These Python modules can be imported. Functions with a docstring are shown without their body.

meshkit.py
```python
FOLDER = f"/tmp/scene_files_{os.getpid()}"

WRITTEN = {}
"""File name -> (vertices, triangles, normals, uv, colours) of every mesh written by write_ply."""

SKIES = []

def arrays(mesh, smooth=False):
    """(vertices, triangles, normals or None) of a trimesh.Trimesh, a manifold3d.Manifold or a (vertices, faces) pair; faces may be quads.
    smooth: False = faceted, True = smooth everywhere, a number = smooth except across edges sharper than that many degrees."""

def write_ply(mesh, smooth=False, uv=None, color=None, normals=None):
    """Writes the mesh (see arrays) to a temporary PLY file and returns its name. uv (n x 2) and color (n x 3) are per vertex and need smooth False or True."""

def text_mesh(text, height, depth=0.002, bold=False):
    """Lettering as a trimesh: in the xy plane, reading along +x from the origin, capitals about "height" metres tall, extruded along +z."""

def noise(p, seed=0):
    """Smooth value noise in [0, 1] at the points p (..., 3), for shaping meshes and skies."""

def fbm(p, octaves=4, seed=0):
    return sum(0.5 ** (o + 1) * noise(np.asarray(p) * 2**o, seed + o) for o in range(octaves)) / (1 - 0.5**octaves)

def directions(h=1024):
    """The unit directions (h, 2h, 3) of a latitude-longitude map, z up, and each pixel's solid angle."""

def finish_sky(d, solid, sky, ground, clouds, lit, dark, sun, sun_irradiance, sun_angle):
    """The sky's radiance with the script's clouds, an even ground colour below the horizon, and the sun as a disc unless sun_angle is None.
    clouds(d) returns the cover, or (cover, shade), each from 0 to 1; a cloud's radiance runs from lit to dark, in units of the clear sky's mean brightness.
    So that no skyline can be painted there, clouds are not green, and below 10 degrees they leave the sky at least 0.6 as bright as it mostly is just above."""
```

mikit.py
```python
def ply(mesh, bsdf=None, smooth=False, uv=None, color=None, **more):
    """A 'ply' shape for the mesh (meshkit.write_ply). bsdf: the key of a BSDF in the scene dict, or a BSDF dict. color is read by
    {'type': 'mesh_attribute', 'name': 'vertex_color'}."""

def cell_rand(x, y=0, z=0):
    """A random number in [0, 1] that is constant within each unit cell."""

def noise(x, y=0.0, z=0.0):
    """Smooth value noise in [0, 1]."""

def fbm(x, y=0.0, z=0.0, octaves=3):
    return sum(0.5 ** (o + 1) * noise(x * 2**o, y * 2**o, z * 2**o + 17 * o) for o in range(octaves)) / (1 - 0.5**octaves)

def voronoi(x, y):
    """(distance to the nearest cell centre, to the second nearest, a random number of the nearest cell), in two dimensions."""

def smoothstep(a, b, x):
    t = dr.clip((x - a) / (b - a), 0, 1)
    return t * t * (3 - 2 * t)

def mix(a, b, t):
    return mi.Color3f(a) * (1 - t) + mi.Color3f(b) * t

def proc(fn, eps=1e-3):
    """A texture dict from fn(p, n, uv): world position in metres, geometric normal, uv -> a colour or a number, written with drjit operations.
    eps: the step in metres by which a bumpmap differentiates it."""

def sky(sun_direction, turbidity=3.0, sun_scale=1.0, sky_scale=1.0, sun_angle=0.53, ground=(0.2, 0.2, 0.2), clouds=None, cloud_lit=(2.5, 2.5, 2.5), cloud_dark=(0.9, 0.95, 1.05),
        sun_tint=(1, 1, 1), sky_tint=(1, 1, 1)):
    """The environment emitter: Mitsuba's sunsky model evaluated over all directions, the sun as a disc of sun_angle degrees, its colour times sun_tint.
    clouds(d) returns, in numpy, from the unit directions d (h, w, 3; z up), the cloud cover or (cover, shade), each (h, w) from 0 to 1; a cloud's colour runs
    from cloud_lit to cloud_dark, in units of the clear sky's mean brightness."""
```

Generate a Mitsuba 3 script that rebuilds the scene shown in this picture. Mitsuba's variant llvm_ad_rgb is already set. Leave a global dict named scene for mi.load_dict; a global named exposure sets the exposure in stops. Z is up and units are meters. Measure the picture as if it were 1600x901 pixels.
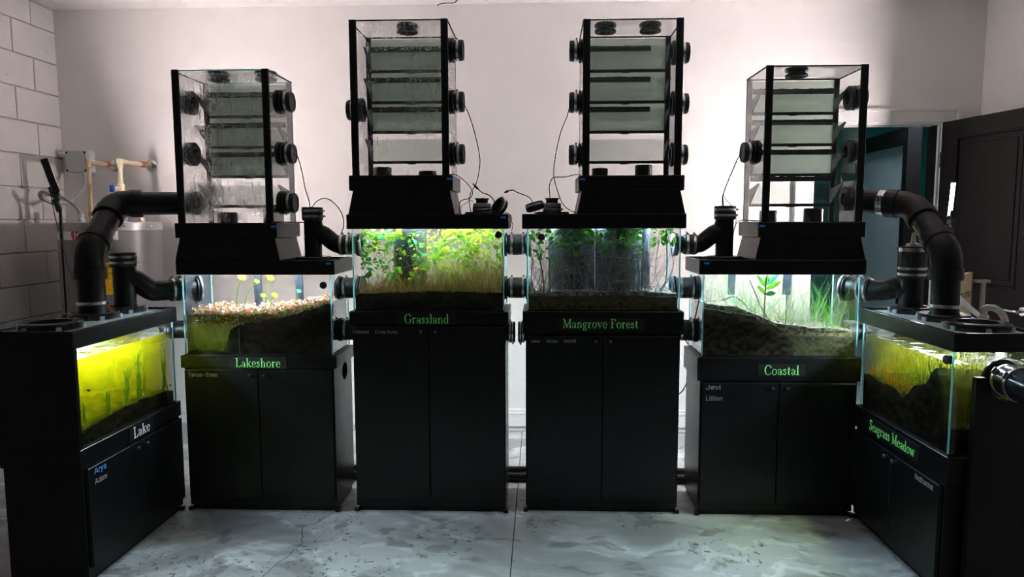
import math, random
import numpy as np, trimesh, manifold3d as m3, drjit as dr
import mitsuba as mi
import mikit, meshkit
from mikit import noise, fbm, smoothstep, mix, proc
from shapely import affinity
from shapely.geometry import Polygon, Point, LineString, box as sbox
from shapely.ops import unary_union

T = mi.ScalarTransform4f
scene, labels = {}, {}

# ------------------------------------------------------------------ camera, lights, exposure
FOC, PITCH, ROLL, YAW, EYE = 1105.9, 0.0970, 0.0026, -0.0394, 1.468
_f = np.array([math.sin(YAW) * math.cos(PITCH), math.cos(YAW) * math.cos(PITCH), -math.sin(PITCH)])
_r = np.array([math.cos(YAW), -math.sin(YAW), 0.0])
_d = np.cross(_f, _r)
_d = -math.sin(ROLL) * _r + math.cos(ROLL) * _d
scene['camera'] = {'type': 'perspective', 'fov_axis': 'x', 'fov': math.degrees(2 * math.atan(800 / FOC)), 'near_clip': 0.02, 'far_clip': 60.0,
                   'to_world': T().look_at(origin=[0, 0, EYE], target=(np.array([0, 0, EYE]) + _f).tolist(), up=(-_d).tolist())}
exposure = 0.0
LED_TANK = {'grassland': (140, 180, 165), 'mangrove': (215, 290, 350), 'lakeshore': (120, 145, 165), 'coastal': (62, 88, 106), 'lake': (165, 205, 240), 'seagrass': (150, 195, 230)}
LIGHT_BAR_WEST = (1680, 1470, 1450)
LIGHT_BAR_EAST = (3450, 3040, 3060)
HALL_LAMP = (38, 43, 50)

# ------------------------------------------------------------------ materials
def rgb(c): return {'type': 'rgb', 'value': list(c)}
def principled(c, rough=0.5, spec=0.5, metal=0.0, **k):
    base = c if isinstance(c, dict) else rgb(c)
    return {'type': 'twosided', 'n': {'type': 'principled', 'base_color': base, 'roughness': rough, 'specular': spec, 'metallic': metal, **k}}
def matte(c): return {'type': 'twosided', 'n': {'type': 'diffuse', 'reflectance': c if isinstance(c, dict) else rgb(c)}}
def leafy(c, t=0.9, rough=0.45): return {'type': 'principledthin', 'base_color': rgb(c), 'roughness': rough, 'diff_trans': t, 'spec_trans': 0.0}

def f_laminate(p, n, uv):
    s = fbm(p.x * 40, p.y * 40, p.z * 6, octaves=3)
    d = smoothstep(0.76, 0.82, fbm(p.x * 150, p.y * 150, p.z * 150, octaves=2)) * smoothstep(0.5, 0.7, noise(p.x * 9, p.y * 9, p.z * 9))
    return mix((0.0035, 0.0035, 0.0041), (0.0065, 0.0067, 0.0077), s) * (1 - d) + mi.Color3f(0.03, 0.03, 0.03) * d
def f_black(p, n, uv):
    s = fbm(p.x * 30, p.y * 30, p.z * 30, octaves=3)
    return mix((0.0035, 0.0035, 0.0038), (0.008, 0.0078, 0.0076), s)
def f_wall(p, n, uv):
    s = fbm(p.x * 3, p.y * 3, p.z * 3, octaves=3)
    return mix((0.76, 0.735, 0.715), (0.82, 0.80, 0.785), s)
def f_wall_bump(p, n, uv): return fbm(p.x * 45, p.y * 45, p.z * 45, octaves=3)
def f_block(p, n, uv):
    s = fbm(p.x * 5, p.y * 5, p.z * 5, octaves=3)
    pit = smoothstep(0.82, 0.88, noise(p.y * 55, p.z * 75, p.x * 5))
    return mix((0.60, 0.575, 0.555), (0.68, 0.655, 0.635), s) * (1 - 0.45 * pit)
def f_block_bump(p, n, uv): return fbm(p.x * 60, p.y * 60, p.z * 60, octaves=3)
CRACK = [(-0.95, 3.62), (-1.05, 3.386), (-1.093, 3.267), (-1.138, 3.234), (-1.086, 3.073), (-1.1, 2.954), (-1.12, 2.883), (-1.148, 2.756), (-1.22, 2.5)]
def f_floor(p, n, uv):
    x, y = p.x, p.y
    wx, wy = x + 0.35 * (fbm(x * 2.3, y * 2.3, 3.0) - 0.5), y + 0.35 * (fbm(x * 2.3, y * 2.3, 9.0) - 0.5)
    a = fbm(wx * 3.5 + wy * 1.2, wy * 5.5, 1.0, octaves=4)
    b = fbm(wx * 14 + 4, wy * 22, 5.0, octaves=4)
    c = mix((0.265, 0.28, 0.275), (0.43, 0.455, 0.455), smoothstep(0.32, 0.68, a))
    c = mix(c, (0.56, 0.59, 0.585), 0.7 * smoothstep(0.56, 0.68, b) * smoothstep(0.45, 0.6, a))
    c = mix(c, (0.135, 0.133, 0.126), 0.55 * smoothstep(0.60, 0.72, fbm(wx * 9 + 31, wy * 12, 2.0, octaves=4)))
    g = smoothstep(0.70, 0.75, fbm(x * 60, y * 60, 4.0, octaves=3)) * smoothstep(0.46, 0.62, noise(x * 4.2, y * 4.2, 8.0))
    c = mix(c, (0.06, 0.06, 0.055), 0.7 * g)
    e = mi.Float(9.0)
    jx, jy = x + 0.012 * (noise(x * 40, y * 40, 1.0) - 0.5), y + 0.012 * (noise(x * 40, y * 40, 6.0) - 0.5)
    for (ax, ay), (bx, by) in zip(CRACK[:-1], CRACK[1:]):
        l2 = (bx - ax) ** 2 + (by - ay) ** 2
        t = dr.clip(((jx - ax) * (bx - ax) + (jy - ay) * (by - ay)) / l2, 0, 1)
        e = dr.minimum(e, dr.sqrt(dr.square(jx - ax - t * (bx - ax)) + dr.square(jy - ay - t * (by - ay))))
    return mix(c, (0.05, 0.045, 0.04), 0.8 * (1 - smoothstep(0.0012, 0.0035, e)))
def f_floor_bump(p, n, uv): return fbm(p.x * 14, p.y * 14, 1.0, octaves=4)
def f_soil(p, n, uv):
    a = fbm(p.x * 45, p.y * 45, p.z * 45, octaves=3)
    b = fbm(p.x * 28, p.y * 28, p.z * 28, octaves=3)
    c = mix((0.0035, 0.0032, 0.0026), (0.016, 0.0135, 0.0095), smoothstep(0.35, 0.7, a))
    return mix(c, (0.012, 0.0135, 0.006), 0.6 * smoothstep(0.45, 0.75, b))
def f_silt(p, n, uv):
    a = fbm(p.x * 70, p.y * 70, p.z * 70, octaves=4)
    b = fbm(p.x * 26, p.y * 26, p.z * 26, octaves=3)
    c = mix((0.030, 0.027, 0.017), (0.095, 0.086, 0.055), smoothstep(0.3, 0.72, a))
    return mix(c, (0.06, 0.068, 0.027), 0.7 * smoothstep(0.42, 0.66, b))
def f_crust(p, n, uv):
    a = fbm(p.x * 70, p.y * 70, p.z * 70, octaves=3)
    return mix((0.12, 0.10, 0.07), (0.46, 0.42, 0.36), smoothstep(0.35, 0.68, a))
def f_ash(p, n, uv):
    a = fbm(p.x * 60, p.y * 60, p.z * 60, octaves=3)
    return mix((0.10, 0.095, 0.08), (0.38, 0.36, 0.32), smoothstep(0.35, 0.7, a))
def f_bank(p, n, uv):
    a = fbm(p.x * 55, p.y * 55, p.z * 55, octaves=4)
    return mix((0.010, 0.0088, 0.0055), (0.046, 0.040, 0.025), smoothstep(0.32, 0.72, a))
def f_column(p, n, uv):
    a = fbm(p.x * 70, p.y * 70, p.z * 5, octaves=3)
    return mix((0.026, 0.036, 0.043), (0.085, 0.105, 0.122), smoothstep(0.35, 0.75, a))
def f_wood(p, n, uv):
    a = fbm(p.x * 30, p.y * 30, p.z * 2.5, octaves=3)
    return mix((0.60, 0.44, 0.29), (0.74, 0.58, 0.40), a)
def f_door(p, n, uv):
    a = fbm(p.x * 12, p.y * 12, p.z * 12, octaves=3)
    return mix((0.0055, 0.0047, 0.0046), (0.010, 0.0086, 0.0085), a)
def f_board_back(p, n, uv):
    a = fbm(p.x * 6, p.y * 6, p.z * 6, octaves=3)
    return mix((0.66, 0.73, 0.67), (0.74, 0.80, 0.75), a)
def f_pipe_dust(p, n, uv):
    a = fbm(p.x * 25, p.y * 25, p.z * 25, octaves=3)
    return mix((0.06, 0.07, 0.08), (0.22, 0.24, 0.26), smoothstep(0.35, 0.7, a))
def f_teal(p, n, uv):
    return mix((0.008, 0.07, 0.06), (0.012, 0.088, 0.074), fbm(p.x * 4, p.y * 4, p.z * 4))

scene.update({
    'm_laminate': principled(proc(f_laminate), 0.33, 0.25), 'm_black': principled(proc(f_black), 0.40, 0.22), 'm_rubber': principled((0.013, 0.013, 0.013), 0.55, 0.4),
    'm_gloss_black': principled((0.012, 0.012, 0.013), 0.16, 0.5), 'm_steel': principled((0.62, 0.62, 0.61), 0.28, 0.5, 1.0), 'm_dark_steel': principled((0.20, 0.20, 0.21), 0.35, 0.5, 1.0),
    'm_wall': {'type': 'twosided', 'n': {'type': 'bumpmap', 'arbitrary': proc(f_wall_bump), 'scale': 0.0022, 'bsdf': {'type': 'diffuse', 'reflectance': proc(f_wall)}}},
    'm_block': {'type': 'twosided', 'n': {'type': 'bumpmap', 'arbitrary': proc(f_block_bump), 'scale': 0.002, 'bsdf': {'type': 'diffuse', 'reflectance': proc(f_block)}}},
    'm_mortar': matte((0.56, 0.53, 0.51)), 'm_ceiling': matte((0.80, 0.785, 0.775)), 'm_trim': principled((0.76, 0.75, 0.74), 0.45), 'm_plain_wall': matte((0.22, 0.215, 0.21)),
    'm_floor': {'type': 'twosided', 'n': {'type': 'bumpmap', 'arbitrary': proc(f_floor_bump), 'scale': 0.003, 'bsdf': {'type': 'principled', 'base_color': proc(f_floor), 'roughness': 0.5, 'specular': 0.4}}},
    'm_curb': matte((0.42, 0.42, 0.43)), 'm_soil': matte(proc(f_soil)), 'm_silt': matte(proc(f_silt)), 'm_crust': matte(proc(f_crust)), 'm_ash': matte(proc(f_ash)), 'm_bank': matte(proc(f_bank)),
    'm_wood': principled(proc(f_wood), 0.55), 'm_wood_edge': principled((0.30, 0.20, 0.09), 0.55), 'm_door': principled(proc(f_door), 0.45, 0.12),
    'm_column': principled(proc(f_column), 0.5, 0.2), 'm_blueblack': principled((0.014, 0.018, 0.022), 0.5, 0.15), 'm_glass': {'type': 'thindielectric', 'int_ior': 1.5},
    'm_shelf_glass': {'type': 'thindielectric', 'int_ior': 1.5, 'specular_transmittance': rgb((0.60, 0.65, 0.62)), 'specular_reflectance': rgb((1, 1, 1))},
    'm_acrylic': {'type': 'principledthin', 'base_color': rgb((0.8, 0.86, 0.88)), 'roughness': 0.35, 'diff_trans': 1.1, 'spec_trans': 0.25, 'eta': 1.45},
    'm_glass_edge': {'type': 'principledthin', 'base_color': rgb((0.42, 0.80, 0.82)), 'roughness': 0.2, 'diff_trans': 1.2, 'spec_trans': 0.15, 'eta': 1.5},
    'm_water_top': {'type': 'thindielectric', 'int_ior': 1.333}, 'm_drop': {'type': 'dielectric', 'int_ior': 1.333},
    'm_back_board': {'type': 'principledthin', 'base_color': proc(f_board_back), 'roughness': 0.5, 'diff_trans': 1.2},
    'm_dusty_pipe': matte(proc(f_pipe_dust)), 'm_tank_back': principled((0.12, 0.16, 0.19), 0.4), 'm_teal': matte(proc(f_teal)), 'm_pale_leaf': principled((0.55, 0.63, 0.67), 0.5),
    'm_sign_green': matte((0.30, 0.90, 0.25)), 'm_sign_white': matte((0.85, 0.86, 0.86)), 'm_name_grey': matte((0.24, 0.24, 0.25)), 'm_name_olive': matte((0.42, 0.43, 0.32)), 'm_name_blue': matte((0.09, 0.27, 0.62)),
    'm_blue_badge': matte((0.05, 0.32, 0.85)), 'm_plate': principled((0.006, 0.006, 0.0065), 0.5, 0.3), 'm_knob': principled((0.18, 0.18, 0.18), 0.3, 0.5, 1.0),
    'm_heater': principled((0.13, 0.124, 0.124), 0.32, 0.5), 'm_heater_lid': principled((0.30, 0.29, 0.29), 0.3, 0.5, 0.3), 'm_label_white': principled((0.74, 0.73, 0.72), 0.4), 'm_red': principled((0.55, 0.02, 0.03), 0.35),
    'm_yellow': principled((0.80, 0.44, 0.01), 0.5), 'm_ink': matte((0.02, 0.02, 0.02)), 'm_cpvc': principled((0.78, 0.60, 0.38), 0.4), 'm_copper': principled((0.72, 0.36, 0.20), 0.35, 0.5, 1.0), 'm_brass': principled((0.62, 0.47, 0.2), 0.35, 0.5, 1.0),
    'm_grey_box': principled((0.52, 0.555, 0.555), 0.45), 'm_conduit': principled((0.30, 0.305, 0.33), 0.45), 'm_white_plastic': principled((0.76, 0.75, 0.72), 0.35), 'm_blue': principled((0.03, 0.08, 0.55), 0.4),
    'm_clear_tube': {'type': 'principledthin', 'base_color': rgb((0.8, 0.82, 0.82)), 'roughness': 0.2, 'diff_trans': 0.9, 'spec_trans': 0.45, 'eta': 1.4}, 'm_chrome': principled((0.80, 0.78, 0.76), 0.2, 0.5, 1.0),
    'm_orange': principled((0.75, 0.10, 0.03), 0.5), 'm_silver_back': principled((0.38, 0.36, 0.35), 0.45),
    'g_bright': leafy((0.136, 0.322, 0.022), 1.0), 'g_mid': leafy((0.070, 0.238, 0.028), 0.9), 'g_deep': leafy((0.028, 0.136, 0.032), 0.7), 'g_lime': leafy((0.21, 0.32, 0.022), 1.1), 'g_yellow': leafy((0.408, 0.312, 0.030), 1.0), 'g_teal': leafy((0.060, 0.252, 0.144), 0.9),
    'g_straw': leafy((0.26, 0.175, 0.065), 0.7), 'g_straw_dark': leafy((0.11, 0.066, 0.022), 0.5), 'g_pale': leafy((0.310, 0.330, 0.210), 0.8), 'g_twig': matte((0.19, 0.165, 0.14)), 'g_twig_pale': matte((0.40, 0.38, 0.36)), 'g_twig_dark': matte((0.05, 0.04, 0.032)),
    'g_red': leafy((0.336, 0.091, 0.049), 0.6), 'g_rust': leafy((0.216, 0.102, 0.036), 0.6), 'g_cream': leafy((0.70, 0.68, 0.60), 0.6), 'g_white': leafy((0.407, 0.385, 0.319), 0.7), 'g_eel': leafy((0.128, 0.368, 0.024), 1.0), 'g_algae': leafy((0.180, 0.216, 0.012), 1.0), 'g_amber': leafy((0.434, 0.210, 0.007), 1.1), 'g_snail': principled((0.62, 0.36, 0.07), 0.3),
})

# ------------------------------------------------------------------ mesh helpers
def cat(*ms):
    ms = [m for x in ms for m in (x if isinstance(x, (list, tuple)) else [x])]
    return trimesh.util.concatenate(ms)
def bx(x0, x1, y0, y1, z0, z1, c=0.0):
    if c <= 0:
        m = trimesh.creation.box((x1 - x0, y1 - y0, z1 - z0)); m.apply_translation(((x0 + x1) / 2, (y0 + y1) / 2, (z0 + z1) / 2)); return m
    pts = []
    for sx in (0, 1):
        for sy in (0, 1):
            for sz in (0, 1):
                x, y, z = (x0, x1)[sx], (y0, y1)[sy], (z0, z1)[sz]
                dx, dy, dz = (c, -c)[sx], (c, -c)[sy], (c, -c)[sz]
                pts += [(x + dx, y + dy, z), (x + dx, y, z + dz), (x, y + dy, z + dz)]
    return trimesh.convex.convex_hull(np.array(pts))
def sheet(a, b, c, d): return trimesh.Trimesh(np.array([a, b, c, d], float), np.array([[0, 1, 2], [0, 2, 3]]), process=False)
def frame_to(p, axis):
    z = np.array(axis, float); z /= np.linalg.norm(z)
    x = np.cross((0, 0, 1) if abs(z[2]) < 0.95 else (0, 1, 0), z); x /= np.linalg.norm(x)
    M = np.eye(4); M[:3, 0], M[:3, 1], M[:3, 2], M[:3, 3] = x, np.cross(z, x), z, p
    return M
def lathe(prof, p=(0, 0, 0), axis=(0, 0, 1), n=32):
    prof = np.array(prof, float); k = len(prof)
    a = np.arange(n) * 2 * np.pi / n
    v = np.stack([np.outer(np.cos(a), prof[:, 0]), np.outer(np.sin(a), prof[:, 0]), np.tile(prof[:, 1], (n, 1))], -1).reshape(-1, 3)
    f = []
    for i in range(n):
        j = (i + 1) % n
        for q in range(k - 1):
            f += [(i * k + q, j * k + q, j * k + q + 1), (i * k + q, j * k + q + 1, i * k + q + 1)]
    m = trimesh.Trimesh(v, np.array(f), process=False); m.apply_transform(frame_to(p, axis)); return m
def rod(p0, p1, r, n=24, c=0.0, r1=None):
    p0, p1 = np.array(p0, float), np.array(p1, float); h = np.linalg.norm(p1 - p0); r1 = r if r1 is None else r1
    prof = [(1e-5, 0), (r - c, 0), (r, c), (r1, h - c), (r1 - c, h), (1e-5, h)] if c else [(1e-5, 0), (r, 0), (r1, h), (1e-5, h)]
    return lathe(prof, p0, p1 - p0, n)
def ring(p, axis, ri, ro, h, n=40, c=0.002):
    return lathe([(ri, 0), (ro - c, 0), (ro, c), (ro, h - c), (ro - c, h), (ri, h), (ri, 0)], p, axis, n)
def tube(pts, r, n=10, cap=True):
    P = np.array(pts, float); k = len(P); R = np.broadcast_to(np.array(r, float), (k,))
    t = np.gradient(P, axis=0); t /= np.linalg.norm(t, axis=1, keepdims=True) + 1e-12
    x = np.cross(t[0], (0, 0, 1) if abs(t[0][2]) < 0.9 else (0, 1, 0)); a = np.arange(n) * 2 * np.pi / n; vs = []
    for i in range(k):
        x = x - t[i] * (x @ t[i]); x /= np.linalg.norm(x) + 1e-12; y = np.cross(t[i], x)
        vs.append(P[i] + R[i] * (np.outer(np.cos(a), x) + np.outer(np.sin(a), y)))
    v = np.vstack(vs + [P[:1], P[-1:]]); f = []
    for i in range(k - 1):
        for j in range(n):
            q = (j + 1) % n; A, B, C, D = i * n + j, i * n + q, (i + 1) * n + q, (i + 1) * n + j
            f += [(A, B, C), (A, C, D)]
    if cap:
        for j in range(n): q = (j + 1) % n; f += [(k * n, q, j), (k * n + 1, (k - 1) * n + j, (k - 1) * n + q)]
    return trimesh.Trimesh(v, np.array(f), process=False)
def spline(pts, m=8):
    P = np.array(pts, float)
    if len(P) < 3: return np.array([P[0] + (P[-1] - P[0]) * s for s in np.linspace(0, 1, m)])
    Q = np.vstack([2 * P[0] - P[1], P, 2 * P[-1] - P[-2]]); out = []
    for i in range(1, len(Q) - 2):
        for s in np.linspace(0, 1, m, endpoint=False):
            a, b, c, d = Q[i - 1:i + 3]
            out.append(0.5 * (2 * b + (c - a) * s + (2 * a - 5 * b + 4 * c - d) * s * s + (3 * b - a - 3 * c + d) * s ** 3))
    return np.array(out + [P[-1]])
def fillet(pts, rad, m=8):
    P = [np.array(p, float) for p in pts]; out = [P[0]]
    for a, b, c in zip(P[:-2], P[1:-1], P[2:]):
        u, w = (a - b) / np.linalg.norm(a - b), (c - b) / np.linalg.norm(c - b)
        s, e = b + u * rad, b + w * rad
        out += [(1 - t) ** 2 * s + 2 * t * (1 - t) * b + t * t * e for t in np.linspace(0, 1, m)]
    return np.array(out + [P[-1]])
def ribbon(P, w, side, fold=0.0):
    P = np.array(P, float); k = len(P); side = np.array(side, float)
    W = np.array(w, float) if np.ndim(w) else np.linspace(w, w * 0.15, k)
    v = np.stack([P - side * W[:, None] / 2, P + side * W[:, None] / 2], 1).reshape(-1, 3)
    f = [q for i in range(k - 1) for q in ((2 * i, 2 * i + 1, 2 * i + 3), (2 * i, 2 * i + 3, 2 * i + 2))]
    return v, f
def merge(parts):
    vs, fs, o = [], [], 0
    for v, f in parts: vs.append(v); fs.append(np.array(f) + o); o += len(v)
    return trimesh.Trimesh(np.vstack(vs), np.vstack(fs), process=False)
def leaf_vf(p, d, up, L, W, bend=0.25, tip=1.0):
    d = np.array(d, float); d /= np.linalg.norm(d); s = np.cross(d, up); s /= np.linalg.norm(s) + 1e-9; u = np.cross(s, d)
    ts, ws = np.array([0, .18, .42, .68, .88, 1.0]), np.array([.06, .62, 1.0, .82, .42, .0]) * 1.0
    if tip < 1: ws = np.array([.1, .75, 1.0, .95, .68, .12])
    c = np.array(p)[None] + np.outer(ts * L, d) - np.outer(bend * L * ts ** 2, u)
    v = np.vstack([c, c + np.outer(ws * W / 2, s) + np.outer(ws * W * .12, u), c - np.outer(ws * W / 2, s) + np.outer(ws * W * .12, u)])
    f = []
    for i in range(5): f += [(i, i + 1, 7 + i), (i, 7 + i, 6 + i), (i, 12 + i, 13 + i), (i, 13 + i, i + 1)]
    return v, f
def heightfield(fn, x0, x1, y0, y1, zb, nx=70, ny=26):
    X, Y = np.meshgrid(np.linspace(x0, x1, nx), np.linspace(y0, y1, ny), indexing='ij'); Z = fn(X, Y)
    v = np.vstack([np.stack([X, Y, Z], -1).reshape(-1, 3), np.stack([X, Y, np.full_like(Z, zb)], -1).reshape(-1, 3)]); n = nx * ny; f = []
    I = lambda i, j: i * ny + j
    for i in range(nx - 1):
        for j in range(ny - 1):
            a, b, c, d = I(i, j), I(i + 1, j), I(i + 1, j + 1), I(i, j + 1); f += [(a, b, c), (a, c, d)]
    edge = [I(i, 0) for i in range(nx)] + [I(nx - 1, j) for j in range(1, ny)] + [I(i, ny - 1) for i in range(nx - 2, -1, -1)] + [I(0, j) for j in range(ny - 2, 0, -1)]
    for a, b in zip(edge, edge[1:] + edge[:1]): f += [(a, a + n, b + n), (a, b + n, b)]
    a, b, c, d = I(0, 0) + n, I(nx - 1, 0) + n, I(nx - 1, ny - 1) + n, I(0, ny - 1) + n; f += [(a, c, b), (a, d, c)]
    return trimesh.Trimesh(v, np.array(f), process=False)
def bumpy(fn, amp, freq, seed):
    return lambda X, Y: fn(X, Y) + amp * (meshkit.fbm(np.stack([X * freq, Y * freq, X * 0 + seed], -1), 4, seed) - 0.5)
def diff(a, b):
    A, B = [m3.Manifold(m3.Mesh(np.array(m.vertices, np.float32), np.array(m.faces, np.uint32))) for m in (a, b)]
    r = (A - B).to_mesh(); return trimesh.Trimesh(r.vert_properties[:, :3], r.tri_verts, process=False)
def extrude(poly, h):
    g = [p for p in getattr(poly, 'geoms', [poly]) if p.area > 1e-9]
    return cat([trimesh.creation.extrude_polygon(p, h, engine='earcut') for p in g])

# ------------------------------------------------------------------ scene helpers
_count = {}
def fresh(name):
    n = _count.get(name, 0); _count[name] = n + 1
    return name if n == 0 else f'{name}_{n:03d}'
def thing(name, label, cat_, group=None):
    k = fresh(name); labels[k] = {'label': label, 'category': cat_}
    if group: labels[k]['group'] = group
    return k
def add(parent, name, mesh, bsdf, smooth=False, M=None, label=None, kind=None, **more):
    k = fresh(f'{parent}__{name}' if parent else name)
    if M is not None: mesh = mesh.copy(); mesh.apply_transform(M)
    scene[k] = mikit.ply(mesh, bsdf, smooth, **more)
    e = {}
    if label: e['label'] = label
    if kind: e['kind'] = kind
    if e: labels[k] = e
    return k
def single(name, label, cat_, mesh, bsdf, smooth=False, M=None, group=None, kind=None, **more):
    k = add(None, name, mesh, bsdf, smooth, M, **more)
    labels[k] = {'label': label, 'category': cat_}
    if group: labels[k]['group'] = group
    if kind: labels[k]['kind'] = kind
    return k
def struct(name, mesh, bsdf, smooth=False, **more):
    k = add(None, name, mesh, bsdf, smooth, **more); labels[k] = {'kind': 'structure'}; return k
def clamp(parent, p, axis, r, w=0.011, ang=0.6, bsdf='m_steel'):
    ax = np.array(axis, float) / np.linalg.norm(axis); F = frame_to(p, ax)
    k = add(parent, 'clamp', ring(np.array(p) - ax * w / 2, ax, r - 0.001, r + 0.0022, w, 36, 0.0006), bsdf, 35)
    q = F[:3, :3] @ np.array([math.cos(ang), math.sin(ang), 0]); t = F[:3, :3] @ np.array([-math.sin(ang), math.cos(ang), 0])
    c = np.array(p) + q * (r + 0.006)
    add(k, 'screw', rod(c - t * 0.013, c + t * 0.013, 0.0055, 10), 'm_dark_steel', 40)
def face_text(mesh, h, face='-y'):
    R = np.eye(4); R[:3, :3] = np.array([[1, 0, 0], [0, 0, -1], [0, 1, 0]], float)
    m = mesh.copy(); m.apply_transform(R); return m       # reads along +x, upright in z, front towards -y

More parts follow.
